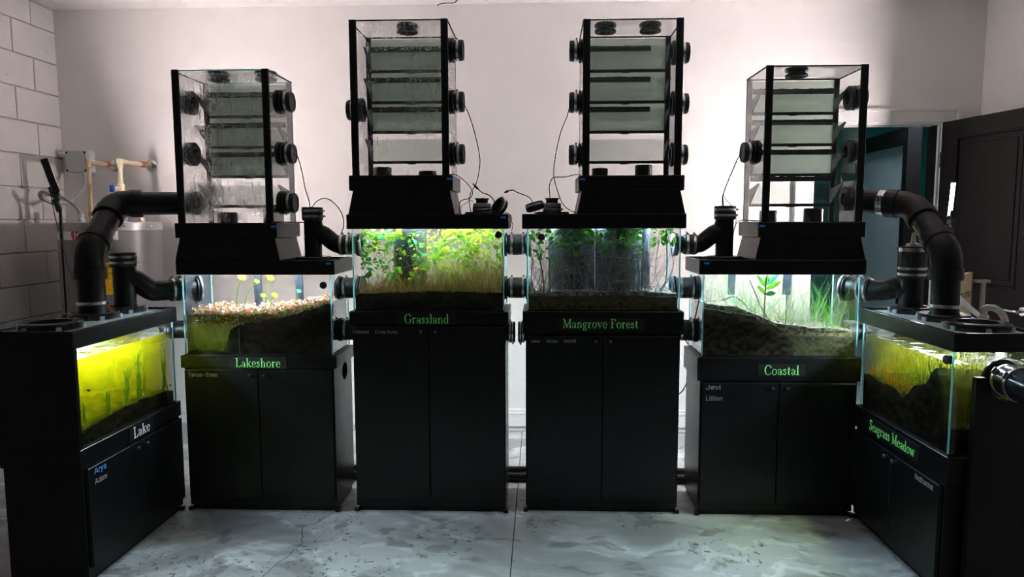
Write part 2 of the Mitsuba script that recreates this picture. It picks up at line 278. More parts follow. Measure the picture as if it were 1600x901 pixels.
# ------------------------------------------------------------------ serif lettering for the signs
def _el(cx, cy, rx, ry): return affinity.scale(Point(cx, cy).buffer(1, 20), rx, ry)
def _rg(cx, cy, rx, ry, tx, ty): return _el(cx, cy, rx, ry).difference(_el(cx, cy, rx - tx, ry - ty))
def _st(x, y0, y1, w=.115): return sbox(x - w / 2, y0, x + w / 2, y1)
def _sf(x, y, w=.30, h=.05): return sbox(x - w / 2, y if y < .3 else y - h, x + w / 2, y + h if y < .3 else y)
def _ln(p, w): return LineString(p).buffer(w / 2, cap_style=2)
def _fl(x, y): return Polygon([(x - .13, y - .07), (x - .0, y), (x + .0, y - .16)])
XH = .62
def glyph(c):
    if c == 'L': return .62, [_st(.17, 0, 1), _sf(.17, 1), _sf(.17, 0), sbox(.1, 0, .55, .05), Polygon([(.55, 0), (.6, .24), (.56, .24), (.42, .04)])]
    if c == 'G': return .80, [_rg(.40, .5, .37, .52, .12, .05).difference(sbox(.52, .38, 1, .80)), _st(.66, .08, .44), _sf(.66, .44, .28), _st(.66, .72, .95, .05)]
    if c == 'C': return .72, [_rg(.40, .5, .37, .52, .12, .05).difference(sbox(.52, .22, 1, .76)), _st(.66, .70, .95, .05)]
    if c == 'M': return 1.0, [_ln([(.15, 0), (.19, 1)], .06), _ln([(.19, 1), (.50, .05)], .12), _ln([(.50, .05), (.80, 1)], .06), _ln([(.80, 1), (.85, 0)], .12), _sf(.15, 0, .24), _sf(.85, 0, .28), _sf(.12, 1, .2), _sf(.87, 1, .2)]
    if c == 'F': return .60, [_st(.17, 0, 1), _sf(.17, 0), sbox(.02, .95, .56, 1), sbox(.17, .49, .46, .54), Polygon([(.56, 1), (.56, .76), (.52, .76), (.44, .96)])]
    if c == 'S': return .56, [LineString([(.46, .80), (.42, .93), (.28, .99), (.13, .92), (.09, .77), (.17, .62), (.33, .50), (.44, .37), (.45, .2), (.36, .06), (.22, .01), (.09, .08), (.06, .24)]).buffer(.055)]
    if c == 'a': return .50, [_rg(.21, .17, .17, .18, .085, .05), _st(.37, .04, .46), _rg(.22, .42, .20, .20, .10, .05).intersection(sbox(0, .44, 1, 1)), _ln([(.37, .06), (.46, .03)], .06)]
    if c == 'k': return .56, [_st(.14, 0, 1), _fl(.14, 1), _sf(.14, 0, .26), _ln([(.16, .27), (.44, .60)], .055), _ln([(.24, .36), (.50, .02)], .11), _sf(.45, XH, .2), _sf(.48, 0, .2)]
    if c == 'e': return .50, [_rg(.26, .31, .23, .33, .10, .045).difference(Polygon([(.28, .20), (.28, .33), (.7, .33), (.7, .10)])), sbox(.08, .33, .44, .375)]
    if c == 's': return .42, [LineString([(.33, .48), (.28, .57), (.18, .60), (.09, .54), (.09, .45), (.19, .36), (.30, .27), (.32, .14), (.24, .04), (.13, .03), (.06, .09), (.05, .16)]).buffer(.043)]
    if c in 'hn': return .60, [_st(.14, 0, 1 if c == 'h' else XH), _fl(.14, 1 if c == 'h' else XH), _sf(.14, 0, .26), _rg(.30, .40, .20, .23, .105, .06).intersection(sbox(.14, .42, 1, 1)), _st(.447, 0, .44), _sf(.447, 0, .26)]
    if c == 'o': return .56, [_rg(.28, .31, .25, .33, .10, .045)]
    if c == 'r': return .44, [_st(.14, 0, XH), _fl(.14, XH), _sf(.14, 0, .28), _rg(.32, .42, .18, .20, .09, .07).intersection(sbox(.14, .44, .36, 1)), _el(.36, .56, .06, .055)]
    if c == 'd': return .58, [_rg(.25, .31, .22, .33, .10, .045), _st(.43, 0, 1), _fl(.43, 1), _sf(.48, 0, .16)]
    if c == 'g': return .54, [_rg(.24, .40, .19, .23, .09, .045), _rg(.25, -.14, .22, .17, .07, .05), _ln([(.18, .20), (.10, .09), (.2, .03), (.36, .0)], .06), _ln([(.36, .56), (.5, .62)], .06)]
    if c == 'v': return .54, [_ln([(.08, XH), (.28, .02)], .11), _ln([(.28, .02), (.46, XH)], .05), _sf(.08, XH, .22), _sf(.46, XH, .18)]
    if c == 'w': return .80, [_ln([(.08, XH), (.25, .02)], .11), _ln([(.25, .02), (.41, .58)], .05), _ln([(.39, XH), (.56, .02)], .11), _ln([(.56, .02), (.72, XH)], .05), _sf(.08, XH, .2), _sf(.72, XH, .18), _sf(.39, XH, .16)]
    if c == 't': return .36, [_st(.15, .06, .80), sbox(.02, .57, .33, .62), _ln([(.13, .05), (.22, .03), (.32, .08)], .06)]
    if c == 'l': return .28, [_st(.14, 0, 1), _fl(.14, 1), _sf(.14, 0, .28)]
    return .30, []
def serif_text(text, height, depth=0.0012):
    x, out = 0.0, []
    for c in text:
        w, g = glyph(c)
        if g: out.append(affinity.translate(unary_union(g), x, 0))
        x += w + .03
    u = unary_union(out)
    return extrude(affinity.scale(u, height, height, origin=(0, 0)), depth), x * height

# ------------------------------------------------------------------ the room
WX0, WX1, WY1, WY0, CZ = -3.31, 2.893, 4.85, -6.5, 2.895
DX0, DX1, DZ = 1.815, 2.635, 2.095                      # doorway in the back wall
struct('floor', bx(WX0 - .1, WX1 + .1, WY0, WY1 + .05, -.12, -.02), 'm_curb')
add('floor', 'slab', bx(WX0 - .1, -.1225, WY0, WY1 + .05, -.02, 0, .0012), 'm_floor'); add('floor', 'slab', bx(-.1185, WX1 + .1, WY0, WY1 + .05, -.02, 0, .0012), 'm_floor')
struct('ceiling', bx(WX0 - .1, WX1 + .1, WY0, WY1 + .1, CZ, CZ + .1), 'm_ceiling')
struct('wall_back', cat(bx(WX0 - .1, DX0, WY1, WY1 + .12, 0, CZ), bx(DX1, WX1 + .1, WY1, WY1 + .12, 0, CZ), bx(DX0, DX1, WY1, WY1 + .12, DZ, CZ)), 'm_wall')
struct('wall_right', bx(WX1, WX1 + .1, WY0, WY1, 0, CZ), 'm_wall')
struct('wall_front', bx(WX0, WX1, WY0 - .1, WY0, 0, CZ), 'm_plain_wall')
struct('wall_left', bx(WX0 - .1, WX0 - .014, WY0, WY1, 0, CZ), 'm_mortar')
rng = random.Random(4)
CH, CL = .2105, .42
for row in range(14):
    z0, z1 = row * CH, min((row + 1) * CH, CZ)
    if z1 - z0 < .03: continue
    y = WY1 - (.225 if row % 2 else .405)
    a = WY1
    while a > 1.6:
        d = rng.uniform(-.0012, .0012)
        add('wall_left', 'block', bx(WX0 - .03, WX0 + d, max(y, 1.4) + .0035, a - (.0035 if a < WY1 else 0), z0 + .0035, z1 - .0035, .0035), 'm_block')
        a, y = y, y - CL
struct('baseboard_back', cat(bx(WX0, DX0 - .12, WY1 - .015, WY1, .028, .128, .002), bx(WX0, DX0 - .12, WY1 - .019, WY1, .112, .130, .004), bx(WX0, DX0 - .12, WY1 - .012, WY1, .130, .150, .004)), 'm_trim')
struct('trim_1', bx(WX0, DX0 - .12, WY1 - .055, WY1, 0, .012, .002), 'm_curb')
C = .115
fr = [bx(DX0 - C, DX0, WY1 - .018, WY1, 0, DZ, .004), bx(DX1, DX1 + C, WY1 - .018, WY1, 0, DZ, .004), bx(DX0 - C, DX1 + C, WY1 - .018, WY1, DZ, DZ + .085, .004),
      bx(DX0 - C - .005, DX0 - C + .02, WY1 - .026, WY1, 0, DZ + .09, .005), bx(DX1 + C - .02, DX1 + C + .005, WY1 - .026, WY1, 0, DZ + .09, .005), bx(DX0 - C - .005, DX1 + C + .005, WY1 - .026, WY1, DZ + .07, DZ + .095, .005),
      bx(DX0, DX0 + .012, WY1 - .012, WY1 + .12, 0, DZ), bx(DX1 - .012, DX1, WY1 - .012, WY1 + .012, 0, DZ), bx(DX0, DX1, WY1 - .012, WY1 + .12, DZ - .012, DZ)]
struct('trim_2', cat(fr), 'm_trim')
add('trim_2', 'seal', bx(DX1 - .014, DX1, WY1 + .012, WY1 + .12, 0, DZ), 'm_door')
# hall behind the doorway
HX0, HX1, HY1 = 1.2, 3.75, 6.95
struct('wall_hall', cat(bx(HX0, HX1, HY1, HY1 + .1, 0, 2.6), bx(HX0 - .1, HX0, WY1 + .12, HY1, 0, 2.6), bx(HX1, HX1 + .1, WY1 + .12, HY1, 0, 2.6)), 'm_teal')
struct('ceiling_hall', bx(HX0, HX1, WY1 + .12, HY1, 2.6, 2.65), 'm_teal')
struct('floor_hall', bx(HX0, HX1, WY1 + .12, HY1, -.05, 0), 'm_curb')
# pale door leaf in a black frame, standing along the hall
p0, p1 = np.array([2.80, 5.55]), np.array([2.86, 6.45]); dv = (p1 - p0) / np.linalg.norm(p1 - p0); ang = math.atan2(dv[1], dv[0])
M = np.eye(4); M[:2, :2] = [[math.cos(ang), -math.sin(ang)], [math.sin(ang), math.cos(ang)]]; M[:2, 3] = p0
k = struct('door_2', bx(0, .90, -.02, .02, 0, 2.05, .003), 'm_pale_leaf'); del scene[k]; scene[k] = mikit.ply(bx(0, .90, -.02, .02, .01, 2.03, .003).apply_transform(M), 'm_pale_leaf')
add(k, 'frame', cat(bx(-.075, .0, -.05, .05, 0, 2.12), bx(.90, .96, -.05, .05, 0, 2.12), bx(-.075, .96, -.05, .05, 2.03, 2.15)), 'm_door', M=M)
lamp = thing('hall_lamp', 'flat lamp on the ceiling of the dim teal hall behind the doorway', 'lamp')
add(lamp, 'housing', bx(2.45, 3.05, 5.05, 5.40, 2.57, 2.60), 'm_trim')
add(lamp, 'diffuser', sheet((2.47, 5.07, 2.569), (2.47, 5.38, 2.569), (3.03, 5.38, 2.569), (3.03, 5.07, 2.569)), 'm_white_plastic', emitter={'type': 'area', 'radiance': rgb(HALL_LAMP)})
# black panel door, swung into the room
h0, h1 = np.array([2.640, 4.80]), np.array([2.755, 4.16]); dv = (h1 - h0) / np.linalg.norm(h1 - h0); ang = math.atan2(dv[1], dv[0])
M = np.eye(4); M[:2, :2] = [[math.cos(ang), -math.sin(ang)], [math.sin(ang), math.cos(ang)]]; M[:2, 3] = h0
def slab_with_panels(W, Z0, Z1, t, holes):
    P = sbox(0, Z0, W, Z1)
    for a, b, c, d in holes: P = P.difference(sbox(a, c, b, d))
    m = extrude(P, t); R = np.eye(4); R[:3, :3] = [[1, 0, 0], [0, 0, -1], [0, 1, 0]]; R[1, 3] = t / 2; m.apply_transform(R); return m
HOLES = [(.125, .64, 1.055, 1.985), (.125, .64, .22, .80)]
k = struct('door_1', slab_with_panels(.765, .012, 2.09, .040, HOLES).apply_transform(M), 'm_door')
for a, b, c, d in HOLES:
    add(k, 'panel', cat(bx(a - .01, b + .01, -.008, .008, c - .01, d + .01), bx(a + .05, b - .05, -.013, .013, c + .05, d - .05, .004)), 'm_door', M=M)
    add(k, 'moulding', cat([bx(a, a + .016, -.024, .024, c, d, .005), bx(b - .016, b, -.024, .024, c, d, .005), bx(a, b, -.024, .024, c, c + .016, .005), bx(a, b, -.024, .024, d - .016, d, .005)]), 'm_door', M=M)
hd = add(k, 'handle', cat(rod((.705, -.02, .94), (.705, -.028, .94), .026, 28, .002), rod((.705, -.028, .94), (.705, -.06, .94), .010, 16), tube([(.705, -.058, .94), (.66, -.060, .94), (.58, -.058, .94)], [.010, .009, .0075], 14)), 'm_chrome', 40, M=M)
for z in (.25, 1.05, 1.85): add(k, 'hinge', cat(rod((-.006, -.024, z - .05), (-.006, -.024, z + .05), .006, 12)), 'm_dark_steel', 40, M=M)

# ------------------------------------------------------------------ the six aquariums on their stands
TW, TD, TH = .74, .305, .475
def U(x, y, yaw, z, trim, name): 
    c, s = math.cos(yaw), math.sin(yaw); M = np.eye(4); M[:2, :2] = [[c, -s], [s, c]]; M[:2, 3] = x, y
    return dict(x=x, y=y, z=z, M=M, trim=trim, name=name)
UN = {'lakeshore': U(-1.396, 3.575, 0, .798, .062, 'Lakeshore'), 'grassland': U(-.546, 3.590, 0, 1.020, .066, 'Grassland'), 'mangrove': U(.309, 3.612, 0, 1.020, .113, 'Mangrove Forest'),
      'coastal': U(1.162, 3.597, 0, .798, .116, 'Coastal'), 'lake': U(-1.975, 3.038, math.pi / 2, .565, .075, 'Lake'), 'seagrass': U(1.708, 3.058, -math.pi / 2, .568, .11, 'Seagrass Meadow')}
SAY = {k: f'the {v["name"]} sign' for k, v in UN.items()}
SIGN = dict(lakeshore=(.0, .228, 'm_sign_green', .048), grassland=(-.008, .222, 'm_sign_green', .046), mangrove=(-.012, .37, 'm_sign_green', .050), coastal=(.012, .168, 'm_sign_green', .049), lake=(.033, .135, 'm_sign_white', .055), seagrass=(-.03, .40, 'm_sign_green', .060))
NAMES = dict(lakeshore=[('Tarus-Evan', -.352, .150, -.012, 'm_name_olive')], grassland=[('Connor', -.365, .075, -.012, 'm_name_grey'), ('Curly Curly', -.262, .112, -.012, 'm_name_grey')],
             mangrove=[('Jake', -.352, .045, -.012, 'm_name_grey'), ('Alden', -.276, .056, -.012, 'm_name_grey'), ('Hekill', -.190, .060, -.012, 'm_name_grey')],
             coastal=[('Jevi', -.352, .070, -.012, 'm_name_grey'), ('Lillian', -.352, .080, -.066, 'm_name_grey')], lake=[('Arys', -.335, .080, -.012, 'm_name_blue'), ('Adam', -.335, .080, -.055, 'm_name_grey')], seagrass=[('Nathaniel', .20, .135, -.015, 'm_name_grey')])
CW, CD = .755, .330
def make_stand(u):
    q = UN[u]; M, z, tr = q['M'], q['z'], q['trim']
    t = thing('aquarium_stand', {'lake': 'black two-door aquarium stand carrying the white Lake sign, lowest cabinet beside the tall pipes'}.get(u, f'black two-door aquarium stand carrying {SAY[u]} in green letters'), 'cabinet', )
    zt = z - tr
    hw, hd = CW / 2, CD / 2
    body = bx(-hw, hw, -hd + .004, hd, .03, zt, .002)
    if u in ('lakeshore',):
        hole = trimesh.creation.cylinder(.047, .08, sections=32); hole.apply_transform(frame_to((hw, .03, z - .112), (1, 0, 0))); body = diff(body, hole)
    add(t, 'body', body, 'm_laminate', M=M)
    add(t, 'plinth', cat(bx(-hw + .01, hw - .01, -hd + .022, hd - .01, .0, .03), *[bx(sx * hw - .012, sx * hw + .012, -hd - .002, -hd + .03, 0, .02, .004) for sx in (-1, 1)]), 'm_laminate', M=M)
    add(t, 'top_band', bx(-.393, .393, -.166, .166, zt, z, .003), 'm_laminate', M=M)
    for s in (-1, 1):
        d = add(t, 'door', bx(*( (-hw + .008, -.0025) if s < 0 else (.0025, hw - .008)), -hd - .014, -hd + .003, .072, zt - .008, .002), 'm_laminate', M=M)
        add(d, 'knob', lathe([(1e-5, .020), (.006, .0195), (.0085, .016), (.0085, .012), (.004, .008), (.004, 0), (1e-5, 0)], (s * .036, -hd - .014, zt - .030), (0, -1, 0), 18), 'm_knob', 40, M=M)
    cx, w, mat, pl = SIGN[u]
    y0 = -.1665
    pz = z - tr / 2 - .002
    if u == 'mangrove': pz = z - .062
    ph = min(pl + .012, tr - .004)
    sg = add(t, 'name_sign', bx(cx - w / 2 - .03, cx + w / 2 + .03, y0 - .0022, y0, pz - ph / 2, pz + ph / 2), 'm_plate', M=M)
    tm, tw = serif_text(q['name'], 1.0); tm = tm.copy(); tm.apply_scale((w / tw, w / tw if u != 'lake' else .05, 1))
    hgt = tm.bounds[1][1]
    low = -tm.bounds[0][1]
    tm = face_text(tm, 1); tm.apply_scale((1, .0016 / max(1e-6, abs(tm.bounds[0][1])), 1)); tm.apply_translation((cx - w / 2, y0 - .0022, pz - (hgt - low) / 2 if low < .01 else pz - hgt * .42))
    add(sg, 'lettering', tm, mat, M=M)
    for text, x0, w, dz, mat in NAMES[u]:
        tm = meshkit.text_mesh(text, .017, .0008, bold=True); w0 = tm.bounds[1][0] - tm.bounds[0][0]; tm.apply_translation((-tm.bounds[0][0], 0, 0)); tm.apply_scale((w / w0, min(w / w0, 1.35), 1))
        tm = face_text(tm, 1); tm.apply_translation((x0, -hd - .0141, zt - .012 - .020 + dz + .004))
        add(t, 'name_tag', tm, mat, M=M)
    return t
def port_flange(parent, name, p, axis, r=.062, h=.014, mat='m_black'):
    add(parent, name, ring(p, axis, r * .62, r, h, 36, .003), mat, 35)
PLUG = dict(lakeshore=(.335, .352), grassland=(.345, .375), mangrove=(-.302, .362), coastal=None, lake=(.335, .365), seagrass=(.335, .365))
def make_tank(u):
    q = UN[u]; M, z = q['M'], q['z']
    lab = dict(lakeshore='glass aquarium with red-leaved ground cover above the Lakeshore sign', grassland='glass aquarium crammed with leafy vines and dry grass above the Grassland sign', mangrove='glass aquarium with bare roots and dark columns above the Mangrove Forest sign',
               coastal='glass aquarium with pale grasses on a stepped bank above the Coastal sign', lake='glass aquarium of glowing yellow-green water above the white Lake sign', seagrass='glass aquarium of amber-green water above the slanting Seagrass Meadow sign')[u]
    t = thing('aquarium', lab, 'aquarium')
    a, b = TW / 2, TD / 2; z1 = z + TH - .004; zb = z + .006
    e = .003
    add(t, 'front_pane', sheet((-a, -b, zb), (a, -b, zb), (a, -b, z1), (-a, -b, z1)), 'm_glass', M=M)
    if u not in ('lake',): add(t, 'back_pane', sheet((a, b, zb), (-a, b, zb), (-a, b, z1), (a, b, z1)), 'm_glass', M=M)
    else: add(t, 'back_pane', bx(-a, a, b - .004, b, zb, z1), 'm_tank_back', M=M)
    for s in (-1, 1):
        if u == 'lake' and s < 0: continue
        add(t, 'side_pane', sheet((s * a, -b, zb), (s * a, b, zb), (s * a, b, z1), (s * a, -b, z1)), 'm_glass', M=M)
    add(t, 'bottom_pane', bx(-a, a, -b, b, z + .0005, zb), 'm_gloss_black', M=M)
    for s in (-1, 1):
        for v in (-1, 1): add(t, 'glass_edge', bx(s * a - .003, s * a + .003, v * b - .003, v * b + .003, zb, z1, .0008), 'm_glass_edge', M=M)
    pl = PLUG[u]
    if pl:
        add(t, 'plug', lathe([(1e-5, 0), (.0165, 0), (.0175, .002), (.0175, .008), (.016, .011), (1e-5, .0115)], (pl[0], -b - .0005, z + pl[1]), (0, -1, 0), 28), 'm_rubber', 35, M=M)
        if u in ('lake', 'seagrass'): add(t, 'plug', lathe([(1e-5, 0), (.0165, 0), (.0175, .002), (.0175, .010), (.016, .012), (1e-5, .0125)], (pl[0], -b + .0155, z + pl[1]), (0, -1, 0), 28), 'm_rubber', 35, M=M)
    if u == 'lakeshore': add(t, 'side_backing', bx(-a - .0045, -a - .0015, -b + .03, b - .002, zb, z1 - .05), 'm_blueblack', M=M)
    if u == 'lake':
        add(t, 'end_panel', bx(-a - .022, -a - .004, -b - .012, b + .012, z + .0005, z + TH - .0712), 'm_laminate', M=M)
    return t
HW, HD, HH = .79, .332, .071
def make_hood(u, rings):
    q = UN[u]; M = q['M']; z1 = q['z'] + TH; z0 = z1 - HH
    t = thing('aquarium_hood', {'lake': 'black hood with three port rings above the white Lake sign', 'seagrass': 'black hood with three port rings above the slanting Seagrass Meadow sign'}.get(u, f'black hood closing the aquarium above {SAY[u]}, a glass tower standing on it'), 'aquarium hood')
    w, d, th = HW / 2, HD / 2, .014
    fr = diff(bx(-w, w, -d, d, z0, z1, .003), bx(-w + th, w - th, -d + th, d - th, z0 - .01, z1 + .01))
    add(t, 'frame', fr, 'm_laminate', M=M)
    add(t, 'cover', bx(-w + th, w - th, -d + th, d - th, z1 - .016, z1 - .011), 'm_acrylic' if u in ('lake', 'seagrass') else 'm_gloss_black', M=M)
    for i, x in enumerate(rings):
        low = u not in ('lake', 'seagrass')
        r_out, r_in = (.088, .05) if low else ((.115, .100, .095)[i], (.075, .060, .060)[i])
        add(t, 'port_ring', ring((x[0], x[1], z1 - .011), (0, 0, 1), r_in, r_out, .022 if low else .030, 44, .003), 'm_gloss_black', 35, M=M)
        if not low:
            for kx in range(6):
                g = kx * math.pi / 3 + .3
                add(t, 'spacer', bx(-.009, .009, -.003, .003, 0, .018).apply_transform(trimesh.transformations.rotation_matrix(g, (0, 0, 1))).apply_translation((x[0] + math.cos(g + 1.57) * (r_out + .006), x[1] + math.sin(g + 1.57) * (r_out + .006), z1 - .011)), 'm_acrylic', M=M)
    for yb in (-.045, .06):
        lb = add(t, 'light_bar', bx(-.335, .335, yb - .026, yb + .026, z1 - .040, z1 - .024, .003), 'm_grey_box', M=M)
        add(lb, 'led_strip', sheet((-.325, yb - .018, z1 - .0405), (-.325, yb + .018, z1 - .0405), (.325, yb + .018, z1 - .0405), (.325, yb - .018, z1 - .0405)), 'm_white_plastic', M=M, emitter={'type': 'area', 'radiance': rgb(LED_TANK[u])})
    bd = dict(lakeshore=.365, grassland=.368, mangrove=None, coastal=-.362).get(u)
    if bd: add(t, 'badge', cat([bx(bd - .011 + i * .0065, bd - .006 + i * .0065, -d - .0012, -d, z1 - .020 - .002 * (i % 2), z1 - .012, 0) for i in range(4)]), 'm_blue_badge', M=M)
    return t
RINGS = dict(lakeshore=[(.24, .0)], grassland=[(.255, .0)], mangrove=[(-.25, .0)], coastal=[(-.235, .0)], lake=[(-.250, .020), (.062, .035), (.285, .035)], seagrass=[(.215, .022), (-.034, .032), (-.285, .027)])
for u in UN:
    make_stand(u); make_tank(u)
    make_hood(u, RINGS[u])

# ------------------------------------------------------------------ the four glass towers
GW, GD, GH = .465, .321, .726
TWR = {'lakeshore': (-1.527, 3.563, 1.455), 'grassland': (-.671, 3.589, 1.682), 'mangrove': (.439, 3.615, 1.678), 'coastal': (1.294, 3.601, 1.453)}
PORTS = dict(lakeshore=dict(E=(.60, .345, .10), W=(.60, .345, .10), top=(-.068, .169)), grassland=dict(E=(.62, .37, .113), W=(.334,), top=(.017,)), mangrove=dict(E=(.605, .36, .11), W=(.62, .37, .112), top=(-.119, .10)), coastal=dict(E=(.602, .344, .114), W=(.343,), top=(-.047,)))
TSAY = dict(lakeshore='fogged glass tower on the hood above the Lakeshore sign', grassland='fogged glass tower with one lid port on the hood above the Grassland sign', mangrove='clear glass tower with two top ports above the Mangrove Forest sign', coastal='clear glass tower with bright reflections above the Coastal sign')
def side_port(t, x, y, z, s, capped=True, cord=False):
    k = add(t, 'side_port', ring((x - s * .022, y, z), (s, 0, 0), .030, .059, .018, 40, .004), 'm_black', 35)
    add(k, 'barrel', lathe([(.040, 0), (.040, .062)], (x - s * .01, y, z), (s, 0, 0), 32), 'm_black', 35)
    add(k, 'nut', ring((x + s * .002, y, z), (s, 0, 0), .038, .060, .012, 12, .003), 'm_black', False)
    if capped:
        c = add(t, 'port_cap', lathe([(.046, 0), (.050, .002), (.050, .034), (.047, .040), (.042, .040), (.040, .036), (1e-5, .036)], (x + s * .020, y, z), (s, 0, 0), 36), 'm_rubber', 35)
        add(c, 'clamp', ring((x + s * .026, y, z), (s, 0, 0), .0495, .0525, .012, 36, .0006), 'm_steel', 35)
        add(c, 'screw', rod((x + s * .026, y - .012, z + .056), (x + s * .026, y + .012, z + .056), .005, 8), 'm_dark_steel', 40)
def make_tower(u):
    x, y, z = TWR[u]; a, b = GW / 2, GD / 2; z1 = z + GH
    bt = thing('tower_base', f'black tray and tapered skirt under the glass tower above {SAY[u]}', 'tower base')
    zh = UN[u]['z'] + TH; zt = z - .072
    add(bt, 'tray', diff(bx(x - .2525, x + .2525, y - .168, y + .168, zt, z, .003), bx(x - .238, x + .238, y - .154, y + .154, z - .012, z + .02)), 'm_laminate')
    fr = np.array([(x + sx * w, y + sy * d, zz) for zz, w, d in ((zt, .236, .154), (zh, .260, .160)) for sx, sy in ((-1, -1), (1, -1), (1, 1), (-1, 1))])
    add(bt, 'skirt', trimesh.convex.convex_hull(fr), 'm_laminate')
    for px_, h, r in dict(lakeshore=((-.075, .052, .047), (.165, .085, .050)), grassland=((-.13, .05, .045), (.1, .03, .045)), mangrove=((-.135, .045, .040), (.085, .060, .043)), coastal=((-.145, .055, .042), (.078, .065, .046)))[u]:
        add(bt, 'standpipe', lathe([(1e-5, h), (r - .006, h), (r - .004, h + .002), (r, h - .002), (r, -.01)], (x + px_, y + .03, z), (0, 0, 1), 32), 'm_black', 35)
    s = -1 if u in ('mangrove', 'coastal') else 1
    add(bt, 'badge', cat([bx(x + s * .236 - .011 + i * .0065, x + s * .236 - .006 + i * .0065, y - .1692, y - .168, z - .022 - .002 * (i % 2), z - .013) for i in range(4)]), 'm_blue_badge')
    t = thing('glass_tower', TSAY[u], 'glass tower')
    zb = z + .001
    add(t, 'front_pane', sheet((x - a, y - b, zb), (x + a, y - b, zb), (x + a, y - b, z1), (x - a, y - b, z1)), 'm_glass')
    for sx in (-1, 1): add(t, 'side_pane', sheet((x + sx * a, y - b, zb), (x + sx * a, y + b, zb), (x + sx * a, y + b, z1), (x + sx * a, y - b, z1)), 'm_glass')
    add(t, 'top_pane', sheet((x - a, y - b, z1 - .001), (x + a, y - b, z1 - .001), (x + a, y + b, z1 - .001), (x - a, y + b, z1 - .001)), 'm_glass')
    add(t, 'back_pane', sheet((x - a, y + b, zb), (x + a, y + b, zb), (x + a, y + b, z1), (x - a, y + b, z1)), 'm_glass')
    for sx in (-1, 1):
        add(t, 'corner_post', bx(*sorted((x + sx * (a + .003), x + sx * (a - .031))), y - b - .004, y - b + .008, z - .002, z1 + .004, .002), 'm_laminate')
        add(t, 'corner_post', bx(*sorted((x + sx * (a + .001), x + sx * (a - .026))), y + b - .008, y + b + .002, z - .002, z1 + .001, .002), 'm_black')
        add(t, 'edge_seal', bx(x + sx * a - .003, x + sx * a + .003, y - b, y + b, z1 - .004, z1 + .001), 'm_rubber')
    add(t, 'edge_seal', bx(x - a, x + a, y - b - .002, y - b + .004, z1 - .003, z1 + .002), 'm_rubber' if u != 'lakeshore' else 'm_glass_edge')
    add(t, 'edge_seal', bx(x - a, x + a, y + b - .004, y + b + .002, z1 - .006, z1 + .001), 'm_rubber' if u != 'lakeshore' else 'm_glass_edge')
    # planting pockets against the back
    w = a - .027; yb, yf = y + b - .012, y + b - .165
    tips, bots = (.641, .486, .336, .188), (.556, .398, .246, .091)
    add(t, 'back_board', bx(x - w, x + w, y + b - .007, y + b - .004, z + .235, z1 - .012), 'm_back_board')
    for i, (zt_, zo) in enumerate(zip(tips, bots)):
        zt_, zo = z + zt_, z + zo
        k = add(t, 'planting_pocket', sheet((x - w, yb, zo), (x + w, yb, zo), (x + w, yf, zt_), (x - w, yf, zt_)), 'm_shelf_glass')
        for sx in (-1, 1):
            P = Polygon([(yb, zo - .006), (yf, zt_), (yf + .012, zt_ + .004), (yb, zt_ - .022)]); e = extrude(P, .005)
            R = np.array([[0, 0, 1, x + sx * w - .0025], [1, 0, 0, 0], [0, 1, 0, 0], [0, 0, 0, 1]], float); e.apply_transform(R)
            add(k, 'end_plate', e, 'm_black')
        add(k, 'bottom_seal', bx(x - w, x + w, yb - .008, yb + .004, zo - .012, zo + .002), 'm_rubber')
        add(k, 'bracket', bx(x - .02, x + .02, yb - .012, yb, zo - .016, zo - .004), 'm_rubber')
        if i < 3 or u == 'coastal':
            n = 40; rr = np.random.default_rng(i + 7); xs = np.linspace(x - w, x + w * (.62 if u == 'mangrove' else .98), n)
            hs = .012 + .006 * meshkit.fbm(np.stack([xs * 40, xs * 0 + i, xs * 0], -1), 3, 3)
            zc = zt_ + (.018 if i < 3 else .03)
            v = np.vstack([np.stack([xs, xs * 0 + yb + .002, zc + hs], -1), np.stack([xs, xs * 0 + yb + .002, zc - .006 - hs * .3], -1), np.stack([xs, xs * 0 + yb - .02, zc - .006 - hs * .3], -1), np.stack([xs, xs * 0 + yb - .02, zc + hs * .9], -1)])
            f = [q for j in range(n - 1) for A in range(4) for q in ((A * n + j, A * n + j + 1, ((A + 1) % 4) * n + j + 1), (A * n + j, ((A + 1) % 4) * n + j + 1, ((A + 1) % 4) * n + j))]
            add(k, 'felt_strip', trimesh.Trimesh(v, np.array(f), process=False), 'm_rubber')
    pr = PORTS[u]
    for h in pr['E']:
        side_port(t, x + a, y, z + h, 1, not (u == 'coastal' and h < .2))
    for h in pr['W']:
        side_port(t, x - a, y, z + h, -1, not (u == 'lakeshore' and h < .2))
    for px_ in pr['top']:
        k = add(t, 'top_port', ring((x + px_, y - .02, z1 - .026), (0, 0, 1), .030, .052, .014, 40, .003), 'm_black', 35)
        add(k, 'barrel', lathe([(.040, 0), (.040, .03)], (x + px_, y - .02, z1 - .014), (0, 0, 1), 32), 'm_black', 35)
        add(k, 'cap', lathe([(.046, 0), (.053, .001), (.053, .013), (.049, .017), (.034, .017), (.032, .012), (1e-5, .012)], (x + px_, y - .02, z1 + .001), (0, 0, 1), 40), 'm_black', 35)
    # condensation on the inside of the panes
    rr = np.random.default_rng(len(u))
